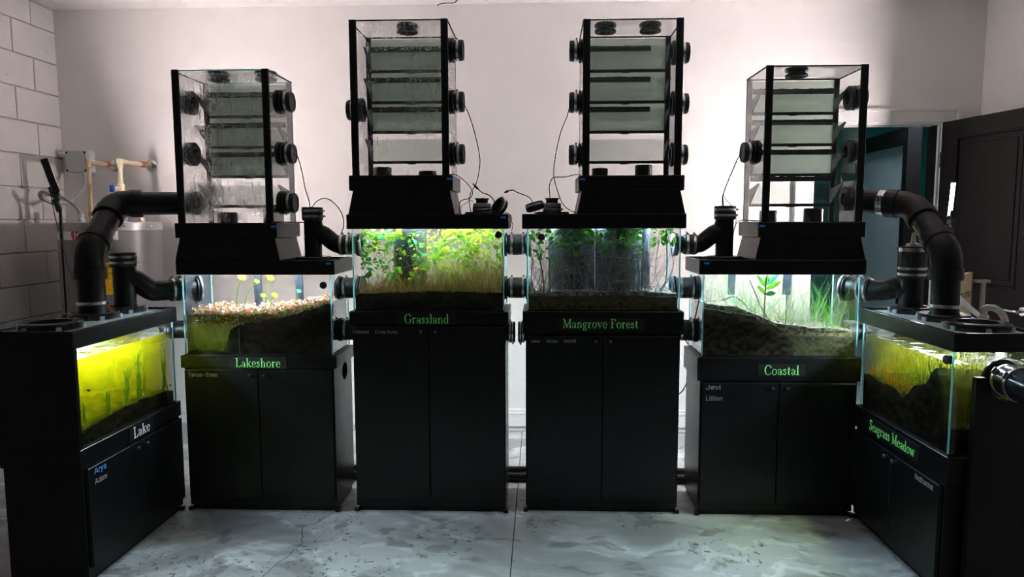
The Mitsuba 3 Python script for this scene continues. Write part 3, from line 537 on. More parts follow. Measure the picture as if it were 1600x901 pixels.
    if u in ('lakeshore', 'grassland'):
        drops = []
        N = 42000 if u == 'lakeshore' else 19000
        dxs, dzs = rr.uniform(-a + .034, a - .034, N), rr.uniform(.006, GH - .012, N)
        cl = meshkit.fbm(np.stack([dxs * 14, dzs * 8, dxs * 0 + 2], -1), 3, 5)
        for dx, dz, c in zip(dxs, dzs, cl):
            edge = max(0, 1 - (dx + a) / .20) if u == 'lakeshore' else max(0, 1 - (dx + a) / .10)
            keep = (.30 + .6 * edge + (.5 if dz < .20 else 0) + (.3 if dz > GH - .09 else 0) if u == 'lakeshore' else .10 + .5 * edge + (.35 if dz > GH - .14 else 0) + (.45 if dx > .02 and .17 < dz < .52 else 0))
            if rr.random() > keep * min(1, max(0, (c - .25) * 3.2)): continue
            r = rr.choice([.0010, .0015, .0022, .0032], p=[.35, .35, .22, .08]); ln = r * (1 if rr.random() < .85 else rr.uniform(1.5, 8))
            m = 5; an = np.arange(m) * 2 * np.pi / m
            o = np.array([x + dx, y - b + .0045, z + dz])
            v = np.vstack([o + np.stack([np.cos(an) * r, an * 0, np.sin(an) * ln], -1), o + np.stack([np.cos(an) * r * .6, an * 0 + r * .5, np.sin(an) * ln * .6], -1), [o + (0, r * .62, 0)], [o]])
            f = [q for j in range(m) for q in ((j, (j + 1) % m, m + (j + 1) % m), (j, m + (j + 1) % m, m + j), (m + j, m + (j + 1) % m, 2 * m), (j, 2 * m + 1, (j + 1) % m))]
            drops.append((v, f))
        add(t, 'condensation_drop', merge(drops), 'm_drop', False, kind='stuff', label='beads of condensation on the pane')
    return t
for u in TWR: make_tower(u)

# ------------------------------------------------------------------ black pipework
ZA, ZB, ZC = .905, 1.122, 1.342
def connector(label, x0, x1, y, z, r=.046, cl=(.28, .80), inner=(1, 1)):
    t = thing('pipe_connector', label, 'pipe')
    add(t, 'pipe', lathe([(r - .006, 0), (r, 0), (r, x1 - x0), (r - .006, x1 - x0)], (x0, y, z), (1, 0, 0), 36), 'm_black', 35)
    L = x1 - x0
    add(t, 'coupling', lathe([(r, L * .14), (r + .006, L * .15), (r + .007, L * .5), (r + .006, L * .85), (r, L * .86)], (x0, y, z), (1, 0, 0), 36), 'm_rubber', 35)
    for q in cl: clamp(t, (x0 + L * q, y, z), (1, 0, 0), r + .007, .012, 1.1)
    for s, x, on in ((1, x0, inner[0]), (-1, x1, inner[1])):
        add(t, 'flange', ring((x + s * .001, y, z), (s, 0, 0), r * .9, r + .014, .010, 36, .003), 'm_black', 35)
        if on: add(t, 'inner_flange', ring((x - s * .004, y, z), (-s, 0, 0), r * .62, r + .016, .012, 36, .003), 'm_dusty_pipe', 35)
    return t
YM = 3.60
connector('upper of the two black pipes linking the tanks above the Grassland and Mangrove Forest signs', -.176, -.061, YM, ZC)
connector('lower of the two black pipes linking the tanks above the Grassland and Mangrove Forest signs', -.176, -.061, YM, ZB)
connector('black pipe linking the Lakeshore tank with the lower port of the Grassland tank', -1.026, -.916, 3.582, ZB)
connector('black pipe from the low Lakeshore tank port into the side of the Grassland stand', -1.026, -.9245, 3.582, ZA, inner=(1, 0))
connector('black pipe linking the Coastal tank with the lower port of the Mangrove Forest tank', .679, .792, 3.605, ZB)
connector('black pipe from the low Coastal tank port into the side of the Mangrove Forest stand', .6875, .792, 3.605, ZA, inner=(0, 1))
for x, s, lab in ((-.1685, 1, 'capped black pipe stub on the side of the stand with the Grassland sign'), (-.0685, -1, 'capped black pipe stub on the side of the stand with the Mangrove Forest sign')):
    t = thing('pipe_stub', lab, 'pipe')
    add(t, 'pipe', lathe([(.046, 0), (.046, .03)], (x, YM, ZA - .012), (s, 0, 0), 36), 'm_black', 35)
    add(t, 'cap', lathe([(.048, .008), (.053, .009), (.054, .036), (.050, .042), (1e-5, .042)], (x, YM, ZA - .012), (s, 0, 0), 36), 'm_rubber', 35)
    clamp(t, (x + s * .016, YM, ZA - .012), (s, 0, 0), .054, .010, 1.2); clamp(t, (x + s * .030, YM, ZA - .012), (s, 0, 0), .054, .008, -1.2)
def wye(label, x, y, z0, z1, side, end, r=.043, ch=.066):
    """upright pipe with a swept branch that leaves near the top and runs out level to `end`"""
    t = thing('pipe_wye', label, 'pipe'); e = np.array(end, float); hdir = np.array([e[0] - x, e[1] - y, 0]); L = np.linalg.norm(hdir); hdir /= L
    zt = z1 - ch + .004
    P = spline([(x, y, zt - .005), np.array([x, y, zt - .06]) + hdir * .018, np.array([x, y, (zt + e[2]) / 2 - .012]) + hdir * .055, np.array([x, y, e[2] + .006]) + hdir * min(.115, L * .55), np.array([x, y, e[2]]) + hdir * min(.16, L * .72), e], 8)
    add(t, 'upright', lathe([(r, 0), (r, zt - z0), (r * .98, zt - z0)], (x, y, z0), (0, 0, 1), 36), 'm_black', 35)
    add(t, 'branch', tube(P, r, 28), 'm_black', 40)
    k = add(t, 'coupling', lathe([(r, -.002), (r + .008, 0), (r + .009, .02), (r + .009, ch - .004), (r + .006, ch), (r - .004, ch), (r - .006, ch - .014), (1e-5, ch - .014)], (x, y, z1 - ch), (0, 0, 1), 36), 'm_rubber', 35)
    clamp(t, (x, y, z1 - .018), (0, 0, 1), r + .009, .012, -.2); clamp(t, (x, y, z1 - ch + .020), (0, 0, 1), r + .009, .012, 0.1)
    if ch > .1: clamp(t, (x, y, z1 - ch + .048), (0, 0, 1), r + .009, .012, 0.2)
    m = np.array([x, y, e[2]]) + hdir * L * .70
    add(t, 'branch_coupling', lathe([(r, 0), (r + .007, .004), (r + .007, .066), (r, .07)], m - hdir * .035, hdir, 36), 'm_rubber', 35)
    clamp(t, m - hdir * .018, hdir, r + .008, .011, 1.2); clamp(t, m + hdir * .016, hdir, r + .008, .011, 1.4)
    f = np.array(end, float); add(t, 'flange', ring(f - hdir * .012, hdir, r * .9, r + .014, .010, 36, .003), 'm_black', 35)
    add(t, 'inner_flange', ring(f + hdir * .002, hdir, r * .62, r + .018, .012, 36, .003), 'm_dusty_pipe', 35)
    return t
wye('black wye pipe on the Lakeshore hood branching into the Grassland tank', -1.156, 3.578, 1.264, 1.533, 1, (-.918, 3.578, ZC), .043)
wye('black wye pipe on the Coastal hood branching into the Mangrove Forest tank', .925, 3.597, 1.264, 1.533, -1, (.681, 3.597, ZC), .043)
wye('black wye pipe on the Lake hood branching into the Lakeshore tank', -2.02, 3.355, 1.03, 1.312, 1, (-1.768, 3.575, ZB - .004), .050)
kw = wye('black wye pipe with a white cap standing on the Seagrass Meadow hood', 1.735, 3.362, 1.03, 1.340, -1, (1.534, 3.597, ZB), .050, .150)
clamp(kw, (1.735, 3.362, 1.327), (0, 0, 1), .059, .012, 2.2)
add(kw, 'cap', cat(lathe([(1e-5, 0), (.036, 0), (.036, .014), (.030, .016), (.030, .026), (1e-5, .026)], (1.735, 3.362, 1.327), (0, 0, 1), 28)), 'm_white_plastic', 35)
add(kw, 'barb', cat(lathe([(.013, 0), (.013, .012), (.009, .014), (.009, .03), (1e-5, .03)], (1.732, 3.362, 1.353), (0, 0, 1), 8), tube(fillet([(1.732, 3.362, 1.365), (1.732, 3.362, 1.402), (1.775, 3.345, 1.402)], .02), .009, 12)), 'm_cpvc', 35)
def pipe_run(label, pts, r, joints, clamps):
    t = thing('pipe_run', label, 'pipe'); P = [np.array(p, float) for p in pts]
    add(t, 'pipe', tube(fillet(pts, .050, 8), r, 32), 'm_black', 40)
    for i in joints:
        a, b, c = P[i - 1], P[i], P[i + 1]; u, w = (a - b) / np.linalg.norm(a - b), (c - b) / np.linalg.norm(c - b)
        E = fillet([b + u * .105, b, b + w * .105], .055, 8)
        k = add(t, 'elbow', tube(E, r + .0065, 32), 'm_black', 40)
        for o, d in ((b + u * .062, u), (b + w * .062, w)):
            add(k, 'collar', lathe([(r + .004, 0), (r + .0115, .003), (r + .0115, .052), (r + .009, .056), (r, .056)], o, d, 36), 'm_black', 35)
    for p, d in clamps: clamp(t, p, d, r + .004, .014, .3)
    return t
pipe_run('big black pipe rising from the Lake hood and bending over into the Lakeshore tower', [(-2.02, 3.10, 1.03), (-2.02, 3.095, 1.325), (-2.07, 3.40, 1.550), (-1.762, 3.563, 1.555)], .0565, (1, 2), [((-2.02, 3.099, 1.100), (0, 0, 1)), ((-1.80, 3.543, 1.5543), (.308, .163, .005))])
pipe_run('big black pipe rising from the Seagrass Meadow hood and bending over into the Coastal tower', [(1.740, 3.09, 1.03), (1.740, 3.10, 1.322), (1.735, 3.385, 1.530), (1.529, 3.60, 1.562)], .0550, (1, 2), [((1.740, 3.092, 1.095), (0, 0, 1)), ((1.648, 3.476, 1.5435), (-.206, .215, .032)), ((1.638, 3.487, 1.545), (-.206, .215, .032))])
for lab, pts in (('low black pipe bending from the end of the Lake tank into the Lakeshore tank', [(-1.93, 3.409, ZA), (-1.93, 3.575, ZA), (-1.767, 3.575, ZA)]), ('low black pipe bending from the end of the Seagrass Meadow tank into the Coastal tank', [(1.66, 3.429, ZA), (1.66, 3.597, ZA), (1.533, 3.597, ZA)])):
    t = thing('pipe_bend', lab, 'pipe'); add(t, 'pipe', tube(fillet(pts, .08, 10), .046, 28), 'm_black', 40)
    d = np.array(pts[2]) - np.array(pts[1]); d /= np.linalg.norm(d); add(t, 'coupling', lathe([(.046, 0), (.054, .003), (.054, .05), (.046, .053)], np.array(pts[2]) - d * .056, d, 32), 'm_rubber', 35)
t = thing('pipe_outlet', 'large black pipe leaving the near end of the tank above the Seagrass Meadow sign', 'pipe')
o = np.array([1.728, 2.686, .872]); ax = np.array([0, -1, 0])
add(t, 'flange', ring(o, ax, .050, .072, .016, 44, .004), 'm_gloss_black', 35)
add(t, 'pipe', tube([o, o + ax * .10, o + ax * .25, o + ax * .46, o + ax * .47], [.052, .052, .0555, .0555, .05], 40), 'm_black', 40)
add(t, 'coupling', lathe([(.052, .0), (.058, .002), (.058, .075), (.062, .078), (.062, .20), (.0555, .203)], o + ax * .028, ax, 40), 'm_gloss_black', 35)
clamp(t, o + ax * .045, ax, .058, .014, 2.5); clamp(t, o + ax * .118, ax, .062, .014, 2.6)
P = sbox(1.612, 0, 1.91, .882).difference(_el(1.728, .872, .078, .078)).difference(sbox(1.66, .872, 1.80, .95)); m = extrude(P, .026); R = np.array([[1, 0, 0, 0], [0, 0, 1, 2.632], [0, 1, 0, 0], [0, 0, 0, 1]], float); m.apply_transform(R); m.invert()
single('end_board', 'plain black board standing at the near end of the Seagrass Meadow stand', 'board', m, 'm_laminate')
for lab, x, y, r in (('rear of the two black pipes lying on the floor behind the stands', None, 3.99, .021), ('front of the two black pipes lying on the floor behind the stands', None, 3.868, .0235)):
    single('floor_pipe', lab, 'pipe', tube([(-1.7, y, r), (0, y, r), (1.6, y, r)], r, 20), 'm_black', 40)
def stub_top(label, x, y, z, cap_lab, tilt, cs):
    t = thing('hood_stub', label, 'pipe fitting')
    add(t, 'pipe', lathe([(.040, 0), (.040, .05), (.046, .05), (.046, .012), (.048, .010)][::1], (x, y, z - .011), (0, 0, 1), 36), 'm_black', 35)
    add(t, 'coupling', lathe([(.044, .012), (.047, .014), (.047, .046), (.044, .048)], (x, y, z - .011), (0, 0, 1), 36), 'm_rubber', 35); clamp(t, (x, y, z + .024), (0, 0, 1), .047, .012, -.6)
    add(t, 'sensor_ring', lathe([(.046, .046), (.046, .062), (.043, .066), (1e-5, .066)], (x, y, z - .011), (0, 0, 1), 36), 'm_silver_back', 35)
    add(t, 'plug', cat(lathe([(.030, .066), (.030, .084), (.036, .085), (.036, .091), (1e-5, .091)], (x, y, z - .011), (0, 0, 1), 28)), 'm_rubber', 35)
    c = thing('loose_cap', cap_lab, 'pipe cap'); M = np.eye(4); ax = np.array(tilt, float); p = np.array([x + cs * .082, y - .055, z + .036])
    add(c, 'shell', lathe([(.036, .034), (.044, .036), (.046, .030), (.046, .006), (.042, 0), (1e-5, 0), (1e-5, .004), (.036, .006), (.036, .034)], p - ax / np.linalg.norm(ax) * .017, ax, 36), 'm_rubber', 35)
    clamp(c, p + ax / np.linalg.norm(ax) * .006, ax, .046, .010, 2.0)
stub_top('capped pipe fitting on the hood above the Grassland sign', -.291, 3.585, 1.495, 'loose black pipe cap tipped on its side on the hood above the Grassland sign', (-.75, -.5, .55), 1.12)
stub_top('capped pipe fitting on the hood above the Mangrove Forest sign', .061, 3.605, 1.495, 'loose black pipe cap leaning on the fitting of the Mangrove Forest hood', (-.25, .1, .9), -1.05)

# ------------------------------------------------------------------ wires
def wire(label, pts, r=.0021, cat_='cable', mat='m_rubber', plug=None):
    t = thing('cable', label, cat_); add(t, 'cord', tube(spline(pts, 7), r, 7), mat, 60)
    if plug: add(t, 'connector', cat(rod(*plug, .0055, 10), rod(np.array(plug[1]), np.array(plug[1]) + (np.array(plug[1]) - np.array(plug[0])) * .45, .0035, 8)), mat, 40)
    return t
wire('thin black cable from the middle port of the Lakeshore tower to the wye pipe', [(-1.236, 3.563, 1.80), (-1.22, 3.57, 1.784), (-1.20, 3.575, 1.70), (-1.19, 3.58, 1.626), (-1.172, 3.58, 1.565), (-1.165, 3.578, 1.50)])
wire('thin black cable looping from the Lakeshore wye pipe to the port of the Grassland tank', [(-1.157, 3.578, 1.50), (-1.155, 3.58, 1.535), (-1.13, 3.585, 1.565), (-1.092, 3.585, 1.578), (-1.05, 3.585, 1.558), (-1.008, 3.585, 1.503), (-.998, 3.582, 1.441), (-1.014, 3.58, 1.395)])
wire('thin black cable on the edge of the tray under the Lakeshore tower', [(-1.30, 3.41, 1.458), (-1.275, 3.44, 1.461), (-1.27, 3.55, 1.458), (-1.23, 3.57, 1.457), (-1.19, 3.575, 1.455)])
wire('thin black cable from the middle port of the Grassland tower down to its hood', [(-.385, 3.589, 2.053), (-.352, 3.58, 1.985), (-.32, 3.58, 1.875), (-.300, 3.58, 1.771), (-.308, 3.58, 1.692), (-.323, 3.58, 1.642), (-.348, 3.58, 1.602), (-.356, 3.58, 1.56), (-.352, 3.58, 1.53), (-.346, 3.58, 1.505)])
wire('thin black cable curling from the tray of the Grassland tower', [(-.44, 3.45, 1.685), (-.413, 3.5, 1.688), (-.379, 3.56, 1.663), (-.355, 3.59, 1.635), (-.341, 3.6, 1.611), (-.343, 3.6, 1.589), (-.36, 3.6, 1.575), (-.392, 3.6, 1.567), (-.407, 3.6, 1.550), (-.408, 3.6, 1.498)])
wire('black cable with a plug crossing the fitting on the Grassland hood', [(-.311, 3.55, 1.622), (-.286, 3.55, 1.601), (-.258, 3.55, 1.592), (-.241, 3.54, 1.578), (-.221, 3.53, 1.552), (-.21, 3.53, 1.53)], .0024, plug=((-.308, 3.55, 1.620), (-.326, 3.55, 1.638)))
wire('black cable hanging over the end of the hood above the Grassland sign', [(-.22, 3.60, 1.497), (-.186, 3.6, 1.500), (-.161, 3.6, 1.499), (-.146, 3.6, 1.481), (-.143, 3.6, 1.457), (-.136, 3.6, 1.441), (-.143, 3.6, 1.413)])
wire('thin red and white wire beside the fitting on the Grassland hood', [(-.405, 3.59, 1.497), (-.400, 3.585, 1.53), (-.378, 3.58, 1.548), (-.352, 3.58, 1.563), (-.335, 3.58, 1.56)], .0014, mat='m_red')
wire('thin black cable from the middle port of the Mangrove Forest tower down to its hood', [(.150, 3.615, 2.037), (.135, 3.6, 1.98), (.102, 3.58, 1.895), (.077, 3.58, 1.78), (.069, 3.58, 1.688), (.09, 3.58, 1.606), (.113, 3.58, 1.548), (.149, 3.59, 1.515), (.19, 3.6, 1.499)])
wire('thin black cable from the tray of the Mangrove Forest tower to its hood fitting', [(.20, 3.47, 1.682), (.17, 3.54, 1.687), (.132, 3.58, 1.680), (.072, 3.58, 1.677), (.055, 3.58, 1.66), (.047, 3.585, 1.632), (.048, 3.59, 1.608), (.052, 3.6, 1.572)])
wire('black cable rising with a free plug from the Mangrove Forest hood', [(-.155, 3.55, 1.610), (-.135, 3.55, 1.614), (-.111, 3.55, 1.602), (-.059, 3.55, 1.581), (-.043, 3.55, 1.564), (-.031, 3.55, 1.544), (-.02, 3.55, 1.52)], .0024, plug=((-.156, 3.55, 1.610), (-.170, 3.55, 1.604)))
wire('thin black cable from the port of the Coastal tower to the wye pipe', [(1.003, 3.601, 1.797), (.98, 3.59, 1.768), (.953, 3.58, 1.709), (.925, 3.58, 1.638), (.909, 3.58, 1.585), (.914, 3.59, 1.535), (.918, 3.597, 1.50)])
wire('black cable from the tray of the Coastal tower down behind its wye pipe', [(1.12, 3.45, 1.457), (1.06, 3.55, 1.459), (1.015, 3.62, 1.462), (.989, 3.63, 1.441), (.980, 3.64, 1.392), (.972, 3.645, 1.33), (.96, 3.65, 1.29)])
wire('thin grey cable looping beside the Coastal wye pipe', [(.911, 3.597, 1.50), (.912, 3.6, 1.585), (.932, 3.6, 1.561), (.972, 3.6, 1.513), (.984, 3.61, 1.453), (.974, 3.63, 1.381), (.965, 3.64, 1.30)], .0018, mat='m_conduit')
wire('short dark wire poking out of the ceiling', [(-.675, 4.80, 2.872), (-.655, 4.79, 2.880), (-.62, 4.78, 2.881), (-.56, 4.77, 2.880), (-.545, 4.765, 2.893), (-.545, 4.765, 2.90)], .003)
wire('black cable hanging behind the stands beside the Coastal stand', [(.64, 4.2, 1.0), (.68, 4.3, .72), (.76, 4.3, .70), (.88, 4.35, .74), (.95, 4.4, .60), (.90, 4.4, .40), (.78, 4.35, .36), (.70, 4.3, .34), (.66, 4.3, .10), (.7, 4.3, .004)], .004)
wire('orange extension cord on the floor behind the Coastal stand', [(.45, 3.95, .005), (.66, 4.02, .005), (.80, 4.06, .005), (1.0, 4.15, .005)], .0045, mat='m_orange')

# ------------------------------------------------------------------ corner with the water heater
hc, hr, hz = np.array([-2.76, 4.47]), .295, 1.458
t = thing('water_heater', 'grey cylindrical water heater with a red round logo and yellow sticker', 'water heater')
add(t, 'jacket', lathe([(1e-5, .04), (hr - .004, .04), (hr, .05), (hr, hz - .05), (hr - .004, hz - .045), (1e-5, hz - .045)], (*hc, 0), (0, 0, 1), 72), 'm_heater', 35)
add(t, 'lid', lathe([(hr + .003, hz - .052), (hr + .005, hz - .050), (hr + .005, hz - .004), (hr + .001, hz), (1e-5, hz + .004)], (*hc, 0), (0, 0, 1), 72), 'm_heater_lid', 35)
for a in range(3): add(t, 'foot', rod((hc[0] + .22 * math.cos(a * 2.09), hc[1] + .22 * math.sin(a * 2.09), 0), (hc[0] + .22 * math.cos(a * 2.09), hc[1] + .22 * math.sin(a * 2.09), .05), .03, 12), 'm_heater')
for a in (-115, -80, -45, -10): 
    g = math.radians(a); add(t, 'rivet', rod((hc[0] + math.cos(g) * (hr + .004), hc[1] + math.sin(g) * (hr + .004), hz - .024), (hc[0] + math.cos(g) * (hr + .0075), hc[1] + math.sin(g) * (hr + .0075), hz - .024), .006, 10), 'm_chrome')
def on_jacket(mesh2d, th0, z0, off):      # flat x,y,z -> wrapped round the jacket, x along the rim
    m = mesh2d.copy(); v = np.array(m.vertices); th = math.radians(th0) + v[:, 0] / hr; R = hr + off + v[:, 2]
    m.vertices = np.stack([hc[0] + R * np.cos(th), hc[1] + R * np.sin(th), z0 + v[:, 1]], -1); return m
def grid2d(w, h, n=24):
    g = np.linspace(-w / 2, w / 2, n); v = np.vstack([np.stack([g, g * 0 - h / 2, g * 0], -1), np.stack([g, g * 0 + h / 2, g * 0], -1)]); f = [q for i in range(n - 1) for q in ((i, i + 1, n + i + 1), (i, n + i + 1, n + i))]
    return trimesh.Trimesh(v, np.array(f), process=False)
add(t, 'brand_strip', on_jacket(grid2d(.43, .052), -93, 1.378, .0012), 'm_label_white', True)
a = np.arange(36) * 2 * np.pi / 36; v = np.vstack([[0, 0, 0], np.stack([np.cos(a) * .046, np.sin(a) * .046, a * 0], -1)]); disc = trimesh.Trimesh(v, np.array([(0, i + 1, (i + 1) % 36 + 1) for i in range(36)]), process=False)
lg = add(t, 'logo', on_jacket(disc, -95, 1.385, .0022), 'm_red')
P = unary_union([_ln([(-.26, -.5), (-.16, .5)], .12), _rg(0.02, .24, .30, .28, .10, .10).intersection(sbox(-.2, -.1, 1, 1)), _ln([(.0, .0), (.26, -.5)], .12), _ln([(.42, -.5), (.50, .5)], .10), LineString([(.45, -.1), (.58, .02), (.66, -.06), (.66, -.5)]).buffer(.05)])
m = extrude(affinity.translate(affinity.scale(P, .058, .058, origin=(0, 0)), -.006, 0), .0006); add(lg, 'lettering', on_jacket(m, -95, 1.385, .0026), 'm_label_white')
st = add(t, 'energy_sticker', on_jacket(grid2d(.105, .195), -57, 1.115, .0013), 'm_yellow', True)
tm = meshkit.text_mesh('ENERGY', .020, .0006, bold=True); tm.apply_translation((-tm.bounds[0][0], 0, 0)); tm.apply_scale((.094 / tm.bounds[1][0], 1, 1)); tm.apply_translation((-.047, .066, 0)); add(st, 'lettering', on_jacket(tm, -57, 1.115, .0016), 'm_ink')
add(st, 'rule', cat([on_jacket(grid2d(w, .0022).apply_translation((0, y, 0)), -57, 1.115, .0018) for w, y in ((.09, .035), (.06, .028), (.09, -.005), (.05, -.025), (.09, -.04), (.07, -.055), (.09, -.068))]), 'm_ink')
def water_pipe(label, x, y, z, wx, wz, blue):
    t = thing('supply_pipe', label, 'pipe')
    dirw = np.array([wx - x, WY1 - y, wz - z]); 
    add(t, 'pipe', tube(fillet([(x, y, hz + .02), (x, y, z), (x + dirw[0] * .72, y + dirw[1] * .72, z + dirw[2] * .72)], .012, 5), .0135, 20), 'm_cpvc', 40)
    add(t, 'elbow', cat(rod((x, y, z - .04), (x, y, z + .016), .0185, 20, .003), rod((x, y - .016, z), np.array([x, y, z]) + dirw * .11, .0185, 20, .003)), 'm_cpvc', 40)
    q = np.array([x, y, z]); add(t, 'union', cat(rod(q + dirw * .68, q + dirw * .76, .021, 8), rod(q + dirw * .62, q + dirw * .68, .0175, 20)), 'm_copper' if not blue else 'm_copper', 40)
    add(t, 'nipple', rod(q + dirw * .76, q + dirw * 1.0, .011, 16), 'm_brass', 40)
    add(t, 'wall_plate', lathe([(.012, .016), (.028, .014), (.040, .004), (.041, 0)], q + dirw * 1.0 + np.array([0, -.001, 0]), (0, -1, 0), 32), 'm_chrome', 40)
    add(t, 'fitting', cat(rod((x, y, hz + .002), (x, y, hz + .035), .016, 6), rod((x, y, hz + .035), (x, y, hz + .052), .018, 20)), 'm_brass' if not blue else 'm_white_plastic', 35)
    add(t, 'copper_ring', rod((x, y, hz + .052), (x, y, hz + .066), .0175, 20), 'm_copper', 35)
    if blue:
        add(t, 'valve', cat(rod((x, y, z - .205), (x, y, z - .14), .021, 20, .004), rod((x, y, z - .172), (x - .02, y - .035, z - .172), .012, 14)), 'm_cpvc', 40)
        add(t, 'valve_handle', bx(x - .050, x - .022, y - .045, y - .037, z - .195, z - .150, .002), 'm_blue')
water_pipe('tan supply pipe beside the grey electrical box, rising from the water heater to the wall', -2.870, 4.45, 1.843, -2.939, 1.848, False)
water_pipe('tan supply pipe with a blue valve handle, rising from the water heater to the wall', -2.666, 4.45, 1.842, -2.682, 1.844, True)
t = thing('relief_pipe', 'short tan elbow pipe on top of the water heater', 'pipe')
add(t, 'pipe', tube(fillet([(-2.70, 4.52, 1.515), (-2.575, 4.50, 1.515), (-2.562, 4.50, 1.462)], .012, 5), .012, 16), 'm_cpvc', 40); add(t, 'fitting', rod((-2.70, 4.52, 1.46), (-2.70, 4.52, 1.53), .02, 8), 'm_white_plastic')
t = thing('electrical_box', 'light grey square electrical box on the corner wall', 'electrical box')
add(t, 'body', bx(-3.235, -3.075, WY1 - .07, WY1 - .001, 1.795, 1.945, .006), 'm_grey_box'); add(t, 'cover', bx(-3.237, -3.085, WY1 - .082, WY1 - .070, 1.797, 1.943, .004), 'm_grey_box')
for sx in (-3.225, -3.098):
    for sz in (1.81, 1.93): add(t, 'screw', rod((sx, WY1 - .0822, sz), (sx, WY1 - .085, sz), .007, 10), 'm_ink')
t = thing('conduit_stub', 'short painted conduit running from the block wall to the grey electrical box', 'conduit'); add(t, 'tube', rod((WX0 + .001, WY1 - .03, 1.92), (-3.236, WY1 - .03, 1.92), .018, 18), 'm_wall', 40)
t = thing('flexible_conduit', 'grey flexible conduit looping from the electrical box to the water heater', 'conduit')
add(t, 'hose', tube(spline([(-3.115, 4.79, 1.790), (-3.105, 4.77, 1.75), (-3.076, 4.7, 1.69), (-3.085, 4.6, 1.607), (-3.119, 4.5, 1.578), (-3.153, 4.42, 1.602), (-3.150, 4.38, 1.629), (-3.116, 4.36, 1.648), (-3.064, 4.36, 1.632), (-2.989, 4.38, 1.607), (-2.934, 4.4, 1.557), (-2.906, 4.4, 1.505)], 8), .013, 16), 'm_conduit', 50)
add(t, 'connector', cat(rod((-3.115, 4.79, 1.775), (-3.115, 4.79, 1.797), .020, 8), rod((-2.906, 4.4, hz), (-2.906, 4.4, 1.485), .022, 18, .003), rod((-2.906, 4.4, 1.485), (-2.906, 4.4, 1.51), .017, 8)), 'm_grey_box', 35)

# ------------------------------------------------------------------ two light bars on tripods
def light_stand(label, bar_label, x, y, z0, z1, n, rad, lean=0.0, H=.19, spread=.20, lip=.004):
    t = thing('tripod', label, 'tripod')
    add(t, 'pole', cat(rod((x, y, .12), (x, y, .80), .011, 18), rod((x, y, .78), (x, y, z0 - .03), .008, 16)), 'm_black', 40)
    add(t, 'collar', cat(rod((x, y, .74), (x, y, .82), .016, 18, .003), rod((x, y, z0 - .16), (x, y, z0 - .12), .012, 18, .003)), 'm_rubber', 40)
    for i in range(3):
        g = i * 2.094 + .5; add(t, 'leg', cat(rod((x, y, .34), (x + math.cos(g) * spread, y + math.sin(g) * spread, .008), .007, 10), rod((x + math.cos(g) * spread, y + math.sin(g) * spread, 0), (x + math.cos(g) * spread, y + math.sin(g) * spread, .018), .011, 12)), 'm_black', 40)
    n = np.array(n, float); n /= np.linalg.norm(n); up = np.array([0, 0, 1.0]); s = np.cross(n, up); s /= np.linalg.norm(s); u = np.cross(s, n)
    if lean: u, s = u * math.cos(lean) + s * math.sin(lean), s * math.cos(lean) - u * math.sin(lean)
    F = np.eye(4); F[:3, 0], F[:3, 1], F[:3, 2] = s, n, u; F[:3, 3] = (x, y, z0)
    add(t, 'clamp_head', cat(bx(-.016, .016, -.032, -.004, -.055, .015, .004), bx(-.022, .022, -.024, .006, .005, .035, .004), bx(-.020, -.012, -.03, .012, .03, .085, .002), bx(-.011, .011, -.028, -.012, .03, .085, .003)), 'm_rubber', M=F)
    add(t, 'knob', cat(rod((.018, -.016, -.02), (.04, -.016, -.02), .010, 14, .002)), 'm_rubber', M=F)
    b = thing('light_bar', bar_label, 'lamp')
    h0 = .045
    add(b, 'housing', cat(bx(-.024, .024, -.016, -.002, h0, h0 + H, .004), bx(-.024, -.020, -.004, lip, h0, h0 + H), bx(.020, .024, -.004, lip, h0, h0 + H), bx(-.024, .024, -.004, .009, h0, h0 + .008), bx(-.024, .024, -.004, .009, h0 + H - .008, h0 + H)), 'm_black', M=F)
    add(b, 'back_plate', bx(-.019, .019, -.018, -.0155, h0 + .01, h0 + H - .01, .001), 'm_silver_back', M=F)
    add(b, 'led_strip', sheet((-.018, .002, h0 + .01), (-.018, .002, h0 + H - .01), (.018, .002, h0 + H - .01), (.018, .002, h0 + .01)), 'm_white_plastic', M=F, emitter={'type': 'area', 'radiance': rgb(rad)})
light_stand('thin black tripod standing before the block wall beside the water heater', 'light bar tilted on the tripod before the block wall, seen from its dark back', -2.625, 3.80, 1.575, 1.76, (.80, .53, .26), LIGHT_BAR_WEST, -.16, lip=.018)
light_stand('thin black tripod standing before the black panel door', 'bright upright light bar glowing before the black panel door', 2.363, 4.20, 1.430, 1.66, (-.985, -.10, .06), LIGHT_BAR_EAST, 0.0, .205, .11)
wire('thin black cable hanging down the tripod beside the water heater', [(-2.645, 3.79, 1.70), (-2.655, 3.78, 1.60), (-2.63, 3.78, 1.42), (-2.585, 3.78, 1.22), (-2.53, 3.78, 1.02), (-2.50, 3.78, .6), (-2.52, 3.8, .2), (-2.5, 3.85, .004)], .0022)

